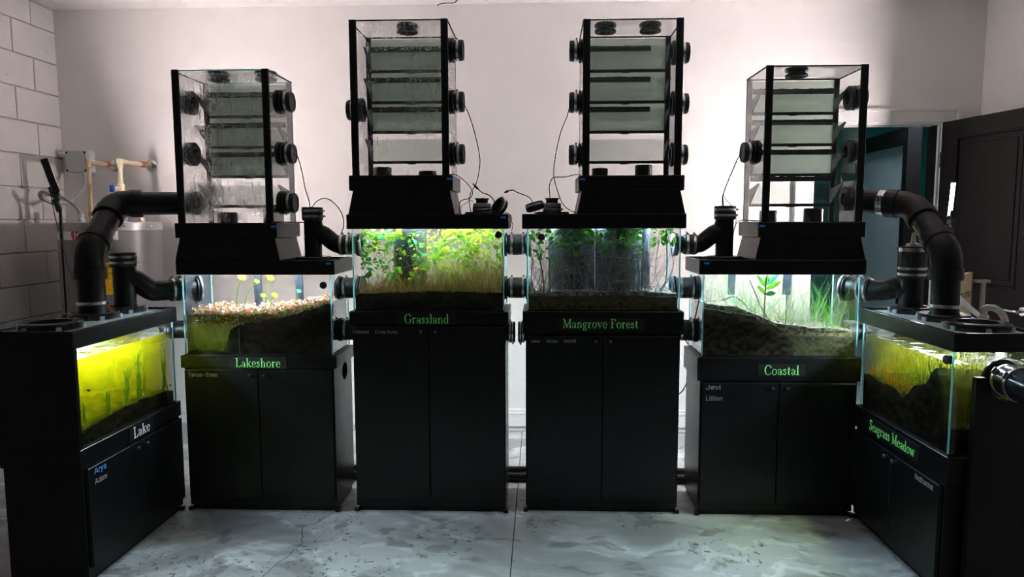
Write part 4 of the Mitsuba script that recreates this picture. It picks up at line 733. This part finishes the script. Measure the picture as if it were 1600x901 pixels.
# ------------------------------------------------------------------ odds and ends behind the Seagrass hood
def oriented(p0, p1):
    p0, p1 = np.array(p0, float), np.array(p1, float); d = (p1 - p0) / np.linalg.norm(p1 - p0); M = np.eye(4); M[:2, :2] = [[d[0], -d[1]], [d[1], d[0]]]; M[:2, 3] = p0; return M, np.linalg.norm(p1 - p0)
M, L = oriented((2.165, 3.76), (2.39, 4.02))
t = thing('wooden_board', 'pale plywood board with small hooks standing on edge behind the black pipes', 'board')
add(t, 'panel', bx(0, L, -.009, .009, 0, 1.172, .001), 'm_wood', M=M); add(t, 'edge', bx(L - .001, L + .022, -.011, .011, 0, 1.17, .001), 'm_wood_edge', M=M)
for i in range(4): add(t, 'hook', tube(spline([(.05 + i * .075, .009, 1.07), (.05 + i * .075, .022, 1.07), (.05 + i * .075, .026, 1.055), (.05 + i * .075, .020, 1.047)], 4), .003, 8), 'm_dark_steel', 40, M=np.array(M) @ np.diag([1, -1, 1, 1.0]))
t = thing('metal_post', 'thin grey metal post with a bracket on top standing beside the plywood board', 'post')
add(t, 'upright', bx(2.40, 2.42, 3.92, 3.94, 0, 1.12, .002), 'm_silver_back'); add(t, 'bracket', bx(2.365, 2.438, 3.91, 3.95, 1.12, 1.137, .003), 'm_silver_back'); add(t, 'foot', bx(2.36, 2.46, 3.88, 3.98, 0, .01, .002), 'm_silver_back')
t = thing('clear_hose', 'clear plastic hose slanting behind the tall pipe on the Seagrass Meadow hood', 'hose')
add(t, 'tube', tube(spline([(1.775, 3.345, 1.402), (1.82, 3.34, 1.37), (1.87, 3.33, 1.24), (1.90, 3.30, 1.13), (1.93, 3.24, 1.07), (1.962, 3.18, 1.02), (1.99, 3.12, .93), (2.0, 3.1, .5), (2.0, 3.1, .012)], 7), .0115, 16), 'm_clear_tube', 50)
t = thing('white_elbow', 'white plastic elbow pipe on the back rim of the Seagrass Meadow hood', 'pipe')
add(t, 'pipe', tube(spline([(1.862, 3.02, 1.045), (1.862, 3.02, 1.085), (1.868, 3.005, 1.098), (1.885, 2.985, 1.096), (1.902, 2.965, 1.075), (1.91, 2.955, 1.03), (1.91, 2.955, .9)], 8), .0135, 20), 'm_white_plastic', 45); add(t, 'collar', rod((1.862, 3.02, 1.042), (1.862, 3.02, 1.066), .019, 20, .003), 'm_white_plastic', 35)
single('red_clip', 'small red clip lying on the back of the Seagrass Meadow hood', 'clip', bx(1.858, 1.873, 2.90, 2.965, 1.0405, 1.053, .003), 'm_red')
single('red_pen', 'small red pen lying on the back rim of the Lake hood', 'pen', rod((-2.134, 3.06, 1.047), (-2.134, 3.19, 1.047), .006, 12), 'm_red', 40)

# ------------------------------------------------------------------ what grows in the tanks
IA, IB = TW / 2 - .006, TD / 2 - .006
def TM(u): M = UN[u]['M'].copy(); M[2, 3] = UN[u]['z']; return M
def water(u, label, x0, x1, z0, z1, st, alb, g=0.4):
    k = single('water', label, 'water', bx(x0, x1, -IB + .0015, IB - .0015, z0, z1), None, M=TM(u))
    scene[k]['bsdf'] = {'type': 'null'}
    scene[k]['interior'] = {'type': 'homogeneous', 'sigma_t': rgb([v / 20 for v in st]), 'scale': 20.0, 'albedo': rgb(alb), 'phase': {'type': 'hg', 'g': g}}
    if z1 > .3:
        X, Y = np.meshgrid(np.linspace(x0, x1, 90), np.linspace(-IB + .002, IB - .002, 36), indexing='ij')
        Z = z1 + .003 + .0045 * (meshkit.fbm(np.stack([X * 38, Y * 30, X * 0], -1), 3, 3) - .5)
        I = np.arange(90 * 36).reshape(90, 36); f = np.vstack([np.stack([I[:-1, :-1], I[1:, :-1], I[1:, 1:]], -1).reshape(-1, 3), np.stack([I[:-1, :-1], I[1:, 1:], I[:-1, 1:]], -1).reshape(-1, 3)])
        add(k, 'surface', trimesh.Trimesh(np.stack([X, Y, Z], -1).reshape(-1, 3), f, process=False), 'm_water_top', True, M=TM(u))
    return k
def soil(u, label, xs, hs, mat, amp=.012, freq=22, seed=1, x0=-IA, x1=IA, y0=None, y1=None, kind=None):
    fn = bumpy(lambda X, Y: np.interp(X, xs, hs), amp, freq, seed); y0 = -IB + .0025 if y0 is None else y0
    return single('soil_bed', label, 'soil', heightfield(lambda X, Y: np.maximum(fn(X, Y), .009), x0, x1, y0, IB - .003 if y1 is None else y1, .0065, 110, 30), mat, 40, M=TM(u))
def grass_stuff(u, name, label, cat_, groups, seed):
    r = np.random.default_rng(seed); keys = []
    for mat, n, gen in groups:
        m = merge([gen(r) for _ in range(n)])
        keys.append((m, mat))
    t = thing(name, label, cat_); labels[t]['kind'] = 'stuff'
    for m, mat in keys: add(t, 'blades', m, mat, M=TM(u), kind='stuff')
    return t
def stalk(r, x, y, z, h, lean, w, n=5, curl=.4):
    d = np.array([r.normal(0, lean), r.normal(0, lean * .6), 1.0]); d /= np.linalg.norm(d); P = [np.array([x, y, z])]; g = np.array([r.normal(0, curl), r.normal(0, curl * .5), r.normal(0, curl * .4)])
    for i in range(n - 1):
        d = d + g * .25; d /= np.linalg.norm(d); q = P[-1] + d * h / (n - 1); q[0], q[1], q[2] = np.clip(q[0], -IA + .006, IA - .006), np.clip(q[1], -IB + .008, IB - .008), min(max(q[2], .012), .40); P.append(q)
    a = r.uniform(0, 3.14); return ribbon(P, w, (math.cos(a), math.sin(a) * .5, .1))
def clampin(p): return np.array([np.clip(p[0], -IA + .012, IA - .012), np.clip(p[1], -IB + .012, IB - .012), np.clip(p[2], .02, .405)])
def vine(u, name, label, cat_, group, r, path, leaf_n, size, mats, stem='g_straw', stem_r=.0014, zmin=.1):
    t = thing(name, label, cat_, group); P = spline([clampin(p) for p in path], 7); add(t, 'stem', tube(P, stem_r, 5), stem, 60, M=TM(u))
    for _ in range(leaf_n):
        i = r.integers(len(P) // 5, len(P)); p = P[i]
        a = r.uniform(0, 6.283); off = np.array([math.cos(a), math.sin(a) * .6, r.uniform(-.2, .7)]); q = clampin(p + off * r.uniform(.006, .03))
        if q[2] < zmin: continue
        d = np.array([math.cos(a) * .8 + r.normal(0, .3), -.35 + r.normal(0, .45), r.normal(-.1, .45)]); L = size * r.uniform(.7, 1.25)
        up = np.array([r.normal(0, .35), -.75 + r.normal(0, .3), .8])
        tip = clampin(q + d / np.linalg.norm(d) * L)
        if np.linalg.norm(tip - q) < L * .6: continue
        add(t, 'leaf', merge([leaf_vf(q, tip - q, up, np.linalg.norm(tip - q), L * r.uniform(.55, .8), .2)]), mats[r.integers(len(mats))], True, M=TM(u))
    return t

ORD = ['first', 'second', 'third', 'fourth', 'fifth', 'sixth']
# --- grassland: dry grass below, leafy vines above
r = np.random.default_rng(11)
soil('grassland', 'flat black soil bed in the aquarium above the Grassland sign', [-.37, -.2, 0, .2, .37], [.084, .090, .096, .094, .090], 'm_soil', .010, 24, 3)
straw = lambda r: stalk(r, (x := r.uniform(-.35, .35)), r.uniform(-.135, .13), .085, (r.uniform(.08, .17) + .13 * min(1, x / .15) * r.random()) if x > 0 else r.uniform(.04, .13), .35, r.uniform(.0013, .003), 5, .9)
fine = lambda r: stalk(r, r.triangular(-.35, .3, .36), r.uniform(-.13, .12), .09, r.uniform(.18, .32), .25, r.uniform(.0012, .0024), 6, .7)
low = lambda r: stalk(r, r.uniform(-.35, .35), r.uniform(-.145, -.05), .09, r.uniform(.03, .09), .9, r.uniform(.0012, .0025), 5, 1.3)
grass_stuff('grassland', 'dry_grass', 'tangle of dry straw-coloured grass on the black soil above the Grassland sign', 'grass', [('g_straw', 900, straw), ('g_straw_dark', 900, straw), ('g_lime', 260, fine), ('g_straw', 420, fine), ('g_pale', 160, fine), ('g_straw', 600, low), ('g_straw_dark', 700, low)], 5)
for lab, x in (('dark column behind the vines nearer the pale end of the tank above the Grassland sign', -.125),): single('drain_column', lab, 'column', lathe([(1e-5, 0), (.085, 0), (.085, .40), (.08, .403), (1e-5, .403)], (x, .055, .05), (0, 0, 1), 40), 'm_blueblack', 35, M=TM('grassland'))
for i in range(15):
    x0 = -.34 + i * .0485 + r.normal(0, .012); y0 = r.uniform(-.11, .05); pth = [(x0, y0, .09)]
    for k in range(1, 5): pth.append((x0 + r.normal(0, .035 * k), y0 + r.normal(-.01, .03), .09 + k * .078 + r.normal(0, .012)))
    if i % 2: pth.append((pth[-1][0] + r.choice([-1, 1]) * .10, r.uniform(-.12, 0), .36))
    vine('grassland', 'leafy_vine', 'green leafy vine climbing through the dry grass above the Grassland sign', 'vine', 'leafy vines above the Grassland sign', r, pth, 38, .028, ['g_bright', 'g_bright', 'g_mid', 'g_lime', 'g_lime', 'g_mid', 'g_yellow'] if x0 > -.1 else ['g_bright', 'g_mid', 'g_mid', 'g_teal', 'g_lime'], 'g_pale', .0014, .13)
def small_leaf(r):
    q = clampin((r.uniform(-.36, .36), r.uniform(-.13, .13), r.triangular(.14, .36, .405))); a = r.uniform(0, 6.28); return leaf_vf(q, (math.cos(a), -.2, r.normal(0, .5)), (r.normal(0, .4), -.7, .8), r.uniform(.010, .02), r.uniform(.006, .012), .2)
grass_stuff('grassland', 'small_foliage', 'fine small green leaves filling the upper part of the tank above the Grassland sign', 'foliage', [('g_bright', 240, small_leaf), ('g_lime', 260, small_leaf), ('g_pale', 130, small_leaf), ('g_mid', 120, small_leaf)], 8)

# --- mangrove: black soil with a silty top, dark columns, bare roots, seedlings in the light
soil('mangrove', 'black soil bed with a silty grey top above the Mangrove Forest sign', [-.37, -.2, 0, .2, .37], [.072, .070, .076, .072, .068], 'm_silt', .016, 26, 9)
soil('mangrove', 'grey silt spread over the black soil above the Mangrove Forest sign', [-.37, -.25, -.1, .05, .2, .37], [.080, .090, .098, .086, .098, .082], 'm_ash', .03, 20, 29, y0=-.128)
for lab, x, y, rad in (('wide dark column at the back of the Mangrove Forest tank, beside its pale gap', -.146, .026, .1185), ('dark column at the back of the Mangrove Forest tank, second widest', .092, .026, .1175), ('thin dark column at the back of the Mangrove Forest tank', .238, .070, .022)):
    single('drain_column', lab, 'column', lathe([(1e-5, 0), (rad, 0), (rad, .40), (rad - .006, .403), (1e-5, .403)], (x, y, .05), (0, 0, 1), 40), 'm_column', 35, M=TM('mangrove'))
r = np.random.default_rng(21)
def root(r):
    x = r.uniform(-.35, .26) if r.random() < .6 else r.choice([-.33, -.30, .05, .18]) + r.normal(0, .035); P = [np.array([x, r.uniform(-.138, -.102), .07])]; d = np.array([r.normal(0, .28), r.normal(0, .02), 1.0])
    for i in range(6): d = d + np.array([r.normal(0, .25), r.normal(0, .02), 0]); P.append(clampin(P[-1] + d / np.linalg.norm(d) * r.uniform(.03, .06)))
    m = tube(np.array(P), np.linspace(r.uniform(.0008, .0015), .0005, 7), 4, False); return m.vertices, m.faces
def twig(r):
    p = clampin((r.uniform(-.34, .28), r.uniform(-.138, -.102), r.uniform(.10, .38))); P = [p]; d = np.array([r.normal(0, 1), r.normal(0, .03), r.normal(0, .55)])
    for i in range(4): d = d + r.normal(0, .3, 3) * (1, .05, 1); P.append(clampin(P[-1] + d / np.linalg.norm(d) * r.uniform(.015, .04)))
    m = tube(np.array(P), np.linspace(.0011, .0005, 5), 4, False); return m.vertices, m.faces
grass_stuff('mangrove', 'fine_roots', 'thicket of thin bare roots and twigs in the tank above the Mangrove Forest sign', 'roots', [('g_twig', 36, root), ('g_twig_pale', 70, root), ('g_twig_dark', 26, root), ('g_white', 36, root), ('g_twig_pale', 110, twig), ('g_twig', 50, twig), ('g_white', 60, twig)], 23)
def tpx(px, py, x0=826, x1=1060.5): return ((px - x0) / (x1 - x0) * .74 - .37)
for lab, pts, rad, mat in (('pale branch arching low across the Mangrove Forest tank', [(950, 435), (965, 440), (985, 441), (1005, 441)], .0032, 'g_twig_pale'), ('bright curved branch rising to the thin column in the Mangrove Forest tank', [(982, 440), (995, 431), (1004, 420), (1004, 408)], .0030, 'g_white'),
        ('long thin branch slanting down across the wide dark column', [(862, 408), (872, 414), (885, 420), (897, 425)], .0026, 'g_twig_pale'), ('dark stem standing before the pale gap in the Mangrove Forest tank', [(834, 390), (843, 398), (848, 420), (851, 440), (852, 458)], .0034, 'g_twig_dark'),
        ('long level branch in the upper half of the Mangrove Forest tank', [(940, 399), (960, 402), (980, 404), (1000, 407), (1012, 400)], .0030, 'g_twig_pale'), ('slender stem beside the side pane of the Mangrove Forest tank', [(1041, 358), (1043, 400), (1043, 430), (1040, 445), (1033, 455)], .0026, 'g_twig')):
    single('branch', lab, 'branch', tube(spline([(tpx(a, 0), -.11, .455 - (b - 357) * .00304 - .055) for a, b in pts], 7), rad, 8), mat, 60, M=TM('mangrove'))
for i in range(12):
    x0 = -.33 + i * .058 + r.normal(0, .012); y0 = r.uniform(-.125, -.105); pth = [(x0 + r.normal(0, .03), y0, .08), (x0 + r.normal(0, .02), y0, .20), (x0, y0 + r.normal(0, .01), .32), (x0 + r.normal(0, .02), y0, .395)]
    vine('mangrove', 'mangrove_seedling', 'thin mangrove seedling reaching leaves into the light above the Mangrove Forest sign', 'seedling', 'seedlings above the Mangrove Forest sign', r, pth, 46, .027, ['g_mid', 'g_bright', 'g_mid', 'g_teal', 'g_bright', 'g_deep'], 'g_twig', .0013, .33 if i % 3 else .26)
for i, (px, py) in enumerate(((868, 410), (862, 402), (884, 416), (860, 387), (872, 385), (981, 416), (988, 423), (983, 409), (976, 414), (847, 442), (905, 402), (898, 398))):
    single('stray_leaf', 'small green leaf on a bare twig above the Mangrove Forest sign', 'leaf', merge([leaf_vf((tpx(px, 0), -.12, .455 - (py - 357) * .00304 - .055), (r.choice([-1, 1]), -.2, r.normal(0, .3)), (.1, -.7, .7), .022, .012, .2)]), ['g_bright', 'g_teal', 'g_lime'][i % 3], True, M=TM('mangrove'), group='small leaves on bare twigs above the Mangrove Forest sign')

# --- lakeshore: dark bank, olive water, red ground cover, pennyworts
soil('lakeshore', 'dark soil bank rising across the aquarium above the Lakeshore sign', [-.37, -.172, -.145, -.10, -.02, .2, .37], [.016, .020, .130, .150, .160, .212, .262], 'm_soil', .02, 20, 5)
water('lakeshore', 'murky olive water standing beside the soil bank above the Lakeshore sign', -IA + .002, .08, .008, .205, (9.0, 8.5, 10.0), (.40, .42, .06))
r = np.random.default_rng(31); top = lambda x: np.interp(x, [-.37, -.30, 0, .2, .37], [.222, .240, .235, .262, .300])
def cover(r, lo=.0, hi=.035, s=1.0):
    x = r.uniform(-.352, .355); y = r.uniform(-.138, .135); z = top(x) + .02 * (meshkit.noise(np.array([[x * 18, y * 18, 3.0]]))[0] - .5) - r.uniform(lo, hi); a = r.uniform(0, 6.28)
    return leaf_vf(clampin((x, y, z)), (math.cos(a), math.sin(a), r.normal(.1, .5)), (r.normal(0, .5), -.6, .8), r.uniform(.009, .016) * s, r.uniform(.006, .011) * s, .25, .5)
def under(r):
    x = r.uniform(-.34, .355); y = r.uniform(-.1455, -.11); z = top(x) - r.triangular(.02, .03, .095); a = r.uniform(0, 6.28)
    return leaf_vf((x, y, z), (math.cos(a), .1, r.normal(.1, .7)), (r.normal(0, .5), -.8, .5), r.uniform(.008, .014), r.uniform(.005, .009), .25, .5)
def hang(r):
    x = r.uniform(-.1, .355); z = top(x) - r.uniform(0.01, .08); return stalk(r, x, r.uniform(-.146, -.10), z, -r.uniform(.015, .07), .6, r.uniform(.0012, .0022), 4, 1.2)
def sprig(r):
    x = r.uniform(-.34, .355); return stalk(r, x, r.uniform(-.12, .12), top(x) - .015, r.uniform(.015, .05) * (1.5 if x > .22 else 1), .5, .0014, 4, 1.0)
grass_stuff('lakeshore', 'ground_cover', 'mat of tiny red, rust and cream leaves crossing the tank above the Lakeshore sign', 'ground cover', [('g_red', 480, cover), ('g_rust', 560, cover), ('g_white', 520, cover), ('g_cream', 400, cover), ('g_twig_dark', 520, lambda r: cover(r, .004, .06)), ('g_straw', 300, cover), ('g_mid', 220, lambda r: cover(r, .02, .06)), ('g_rust', 420, lambda r: cover(r, .03, .075)), ('g_rust', 520, under), ('g_straw_dark', 420, under), ('g_white', 200, under), ('g_mid', 120, under), ('g_straw_dark', 560, hang), ('g_straw', 240, hang), ('g_white', 160, sprig), ('g_rust', 140, sprig)], 33)
grass_stuff('lakeshore', 'water_hair', 'fine green strands hanging in the olive water above the Lakeshore sign', 'water plants', [('g_algae', 200, lambda r: stalk(r, r.uniform(-.355, -.08), r.uniform(-.142, .1), r.uniform(.05, .20), -r.uniform(.06, .15), .3, .0014, 5, .5)), ('g_eel', 90, lambda r: stalk(r, r.uniform(-.355, -.10), r.uniform(-.142, 0), .02, r.uniform(.06, .17), .25, .0020, 5, .5))], 35)
for i, (px, pz, R, bx_) in enumerate(((369, 434, .021, 358), (390, 441, .014, 366), (410, 436, .019, 400), (402, 463, .015, 425), (418, 463, .017, 412), (455, 457, .013, 455))):
    x = (px - 287) / 232.4 * .74 - .37; z = .40 - (pz - 430.5) * .00321 - .006; xb = (bx_ - 287) / 232.4 * .74 - .37; y = -.06 + .02 * (i % 3)
    t = thing('pennywort', f'{ORD[(0, 1, 3, 2, 4, 5)[i]]} round pennywort leaf from the dusty ring fitting, over the red ground cover', 'water pennywort', 'pennyworts over the red ground cover')
    add(t, 'stem', tube(spline([(xb, y, top(xb) - .02), ((x + xb) / 2 - .01, y, (z + top(xb)) / 2), (x, y, z - .004)], 7), .0022, 7), 'g_lime', 60, M=TM('lakeshore'))
    a = np.arange(22) * 2 * np.pi / 22; w = R * (1 + .06 * np.cos(a * 7)); tl = np.array([[1, 0, 0], [0, .55, .8], [0, -.8, .55]])
    v = np.vstack([[0, 0, 0], np.stack([np.cos(a) * w * .55, np.sin(a) * w * .55, a * 0 + .001], -1), np.stack([np.cos(a) * w, np.sin(a) * w, a * 0 - .003], -1)]) @ np.array([[1, 0, 0], [0, -.55, .84], [0, -.84, -.55]])
    f = [q for j in range(22) for q in ((0, 1 + j, 1 + (j + 1) % 22), (1 + j, 23 + j, 23 + (j + 1) % 22), (1 + j, 23 + (j + 1) % 22, 1 + (j + 1) % 22))]
    add(t, 'leaf', trimesh.Trimesh(v + (x, y - .004, z), np.array(f), process=False), 'g_lime' if i != 5 else 'g_teal', True, M=TM('lakeshore'))
for lab, x in (('dark drop pipe behind the pennyworts in the Lakeshore tank', -.092), ('dark drop pipe behind the thicker red cover in the Lakeshore tank', .13)):
    single('drop_pipe', lab, 'pipe', rod((x, .10, .20), (x - .004, .10, .43), .020, 24), 'm_blueblack', 40, M=TM('lakeshore'))

# --- coastal: stepped bank with a pale crust, thin grasses, one seedling
soil('coastal', 'dark stepped bank of soil in the aquarium above the Coastal sign', [-.37, -.2, -.115, -.09, -.035, -.005, .03, .07], [.235, .212, .196, .168, .150, .118, .108, .06], 'm_bank', .022, 30, 13, x1=.07)
soil('coastal', 'green-brown silt floor under the shallow amber water above the Coastal sign', [-.02, .03, .15, .37], [.10, .106, .104, .092], 'm_silt', .010, 26, 14, x0=-.02, y0=-IB + .004)
soil('coastal', 'pale crust on the back of the bank above the Coastal sign', [-.37, -.2, -.1, 0, .1, .25, .37], [.262, .240, .205, .165, .145, .135, .120], 'm_crust', .022, 18, 17, y0=-.105)
water('coastal', 'shallow amber water at the foot of the bank above the Coastal sign', .01, IA - .002, .085, .122, (5, 6, 9), (.80, .72, .25))
r = np.random.default_rng(41)
def tuft(r):
    x = r.uniform(-.362, -.03); z = np.interp(x, [-.37, -.2, -.115, -.09, -.035], [.235, .212, .196, .168, .150]); return stalk(r, x, r.uniform(-.147, -.11), z - r.uniform(0, .03), r.uniform(.006, .016), .9, .004, 3, .8)
def gravel(r):
    x = r.uniform(-.36, .36); y = r.uniform(-.135, .13); z = np.interp(x, [-.37, -.2, -.1, 0, .1, .25, .37], [.262, .240, .205, .165, .145, .135, .120]) + .004; a = r.uniform(0, 6.28); return leaf_vf((x, y, z), (math.cos(a), math.sin(a), .3), (.2, -.4, .9), r.uniform(.005, .012), r.uniform(.004, .009), .3, .5)
grass_stuff('coastal', 'bank_moss', 'dark green moss along the top edge of the bank above the Coastal sign', 'moss', [('g_deep', 900, tuft), ('g_twig_dark', 300, tuft)], 45)
grass_stuff('coastal', 'leaf_litter', 'pale crumbs and litter strewn on the crust above the Coastal sign', 'litter', [('g_white', 700, gravel), ('g_straw', 300, gravel), ('g_twig_dark', 260, gravel), ('g_rust', 120, gravel)], 47)
gz = lambda x: np.interp(x, [-.37, -.2, -.1, 0, .1, .25, .37], [.25, .225, .19, .14, .12, .115, .10])
def reed(r, a=-.35, m=.2, b=.355, h=(.12, .30), ln=.35, c=.9, w=(.0016, .0032)):
    x = r.triangular(a, m, b); return stalk(r, x, r.uniform(-.12, .12), gz(x), r.uniform(*h), ln, r.uniform(*w), 7, c)
grass_stuff('coastal', 'marsh_grass', 'thin pale green marsh grasses tangled over the bank above the Coastal sign', 'grass', [('g_pale', 130, reed), ('g_teal', 150, reed), ('g_white', 80, reed), ('g_bright', 120, reed), ('g_pale', 60, lambda r: reed(r, -.36, -.3, -.2)), ('g_straw', 170, lambda r: reed(r, -.35, .1, .355, (.06, .18), .9, 1.4)), ('g_straw_dark', 110, lambda r: reed(r, -.35, .15, .355, (.06, .2), .9, 1.2)), ('g_white', 120, lambda r: reed(r, -.36, -.2, .355, (.02, .06), 1.2, 1.5)), ('g_eel', 60, lambda r: reed(r, .2, .33, .355, (.2, .32), .2, .5))], 43)
t = thing('mangrove_shoot', 'upright shoot with broad glossy leaves in the middle of the Coastal tank', 'seedling'); M = TM('coastal')
add(t, 'stem', tube(spline([(-.058, -.09, .165), (-.056, -.09, .25), (-.054, -.09, .33), (-.052, -.09, .39)], 6), .0032, 8), 'g_straw', 60, M=M)
for i, (dx, dz, z, L, m) in enumerate(((-.55, .85, .335, .075, 'g_mid'), (.9, .55, .325, .085, 'g_bright'), (.8, .2, .300, .05, 'g_deep'), (.75, .75, .345, .085, 'g_teal'), (-.5, .6, .30, .06, 'g_bright'), (.2, 1, .35, .05, 'g_mid'))):
    add(t, 'leaf', merge([leaf_vf((-.054, -.09, z), (dx, -.15, dz), (.2, -.9, .5), L, .026, .15)]), m, True, M=M)
for lab, pts in (('brown stem leaning over the pale crust in the Coastal tank', [(.015, -.11, .12), (-.06, -.10, .21), (-.10, -.09, .30), (-.13, -.08, .37)]), ('brown stem crossing low in the Coastal tank', [(-.05, -.11, .17), (.02, -.11, .13), (.04, -.11, .105)]), ('upright brown twig rising from the amber water in the Coastal tank', [(.042, -.11, .10), (.042, -.11, .2), (.045, -.10, .33)]), ('arching brown stem above the pale crust in the Coastal tank', [(-.27, -.1, .27), (-.21, -.1, .29), (-.16, -.1, .26), (-.12, -.1, .2)])):
    single('bare_stem', lab, 'stem', tube(spline(pts, 8), .0022, 7), 'g_twig', 60, M=M)
for lab, x, w in (('dark drop pipe at the back of the Coastal tank nearer its wye pipe', -.166, .018), ('dark drop pipe at the back of the Coastal tank behind the broad-leaved shoot', .118, .020)):
    single('drop_pipe', lab, 'pipe', rod((x, .115, .28), (x + .004, .115, .43), w, 24), 'm_blueblack', 40, M=M)

# --- lake: glowing murky water with eelgrass
soil('lake', 'black soil bed under the yellow water above the white Lake sign', [-.37, -.27, -.09, .12, .37], [.050, .066, .084, .082, .062], 'm_soil', .018, 24, 19)
water('lake', 'glowing yellow-green water filling the tank above the white Lake sign', -IA + .002, IA - .002, .008, .352, (15.0, 15.0, 14.0), (.990, .989, .035), .7)
r = np.random.default_rng(51)
for i, (x, y, n, h) in enumerate(((-.30, -.135, 5, .13), (-.15, -.14, 5, .20), (-.01, -.135, 8, .24), (.08, -.14, 8, .26), (.165, -.12, 4, .23), (.305, -.14, 6, .24))):
    t = thing('eelgrass', f'{ORD[i]} clump of green eelgrass from the black end panel in the yellow Lake water', 'water plant', 'eelgrass clumps above the white Lake sign')
    for k in range(n):
        ln = r.normal(0, .18); hh = h * r.uniform(.6, 1.1); bend = ln * 1.0 + (.9 if i == 5 and k < 3 else 0) * hh
        P = spline([(x + r.normal(0, .010), y + r.uniform(-.003, .012), .06), (x + ln * hh * .3, y + r.uniform(-.002, .01), .06 + hh * .5), (x + ln * hh * .6, y + .004, .06 + hh * .86), (x + ln * hh + bend * .35, y + .004, .06 + hh * (1.0 if i != 5 else .92))], 5)
        v, f = ribbon(P, np.linspace(.0075, .002, len(P)), (1, -.25, 0)); add(t, 'blade', trimesh.Trimesh(v, np.array(f), process=False), 'g_eel' if k % 3 else 'g_lime', M=TM('lake'))
for i, (x, z) in enumerate(((.29, .083), (.345, .088), (.10, .100), (-.28, .215), (-.33, .082), (.27, .31))):
    t = single('pond_snail', f'{ORD[(4, 5, 2, 1, 0, 3)[i]]} tiny snail from the black end panel in the yellow Lake water', 'snail', lathe([(1e-5, -.004), (.005, -.003), (.0065, 0), (.0045, .004), (.002, .007), (1e-5, .008)], (x, -.139, z), (.4, -.6, .6), 12), 'g_snail' if i != 3 else 'g_straw_dark', True, M=TM('lake'), group='snails above the white Lake sign')

# --- seagrass: amber-green water, algae curtains, dark mats
soil('seagrass', 'black jagged soil bank in the amber water above the Seagrass Meadow sign', [-.37, -.217, -.097, .016, .088, .13, .184, .22, .25, .28, .32, .37], [.163, .155, .158, .140, .205, .215, .235, .29, .315, .255, .12, .10], 'm_soil', .030, 30, 23, y1=.10)
water('seagrass', 'amber-green water filling the tank above the Seagrass Meadow sign', -IA + .002, IA - .002, .008, .350, (2.6, 2.5, 7.0), (.86, .86, .06), .5)
r = np.random.default_rng(61); sz = lambda x: np.interp(x, [-.37, -.217, -.097, .016, .088, .184, .25, .30, .37], [.165, .155, .158, .140, .20, .235, .30, .2, .11])
grass_stuff('seagrass', 'algae_curtain', 'curtains of fine yellow-green algae in the amber water above the Seagrass Meadow sign', 'algae', [('g_algae', 260, lambda r: stalk(r, (x := r.uniform(-.35, .25)), r.uniform(-.142, .1), sz(x), r.uniform(.08, .19), .12, r.uniform(.0016, .004), 6, .3)), ('g_lime', 170, lambda r: stalk(r, (x := r.uniform(-.35, .2)), r.uniform(-.142, .05), sz(x), r.uniform(.10, .20), .15, r.uniform(.0015, .003), 6, .4)), ('g_eel', 140, lambda r: stalk(r, r.uniform(-.3, .36), r.uniform(-.142, .13), .34, -r.uniform(.03, .12), .6, .002, 6, .9)), ('g_amber', 260, lambda r: stalk(r, (x := r.uniform(-.35, .08)), r.uniform(-.143, -.05), sz(x) - .012, r.uniform(.02, .085), .12, r.uniform(.003, .008), 4, .3)), ('g_lime', 200, lambda r: stalk(r, r.normal(.13, .05), r.uniform(-.142, -.06), .215, r.uniform(.02, .06), .5, .003, 4, .9)), ('g_twig_dark', 70, lambda r: stalk(r, (x := r.normal(.20, .06)), r.uniform(-.14, .05), sz(x) - .01, r.uniform(.04, .12), .12, r.uniform(.006, .014), 5, .3)), ('g_twig_dark', 40, lambda r: stalk(r, (x := r.uniform(-.36, .1)), r.uniform(-.14, .05), sz(x) - .01, r.uniform(.02, .09), .12, r.uniform(.004, .010), 5, .3)), ('g_straw_dark', 60, lambda r: stalk(r, .365 * 1, r.uniform(-.12, .1), .10, r.uniform(.1, .22), .2, .003, 5, .6))], 63)
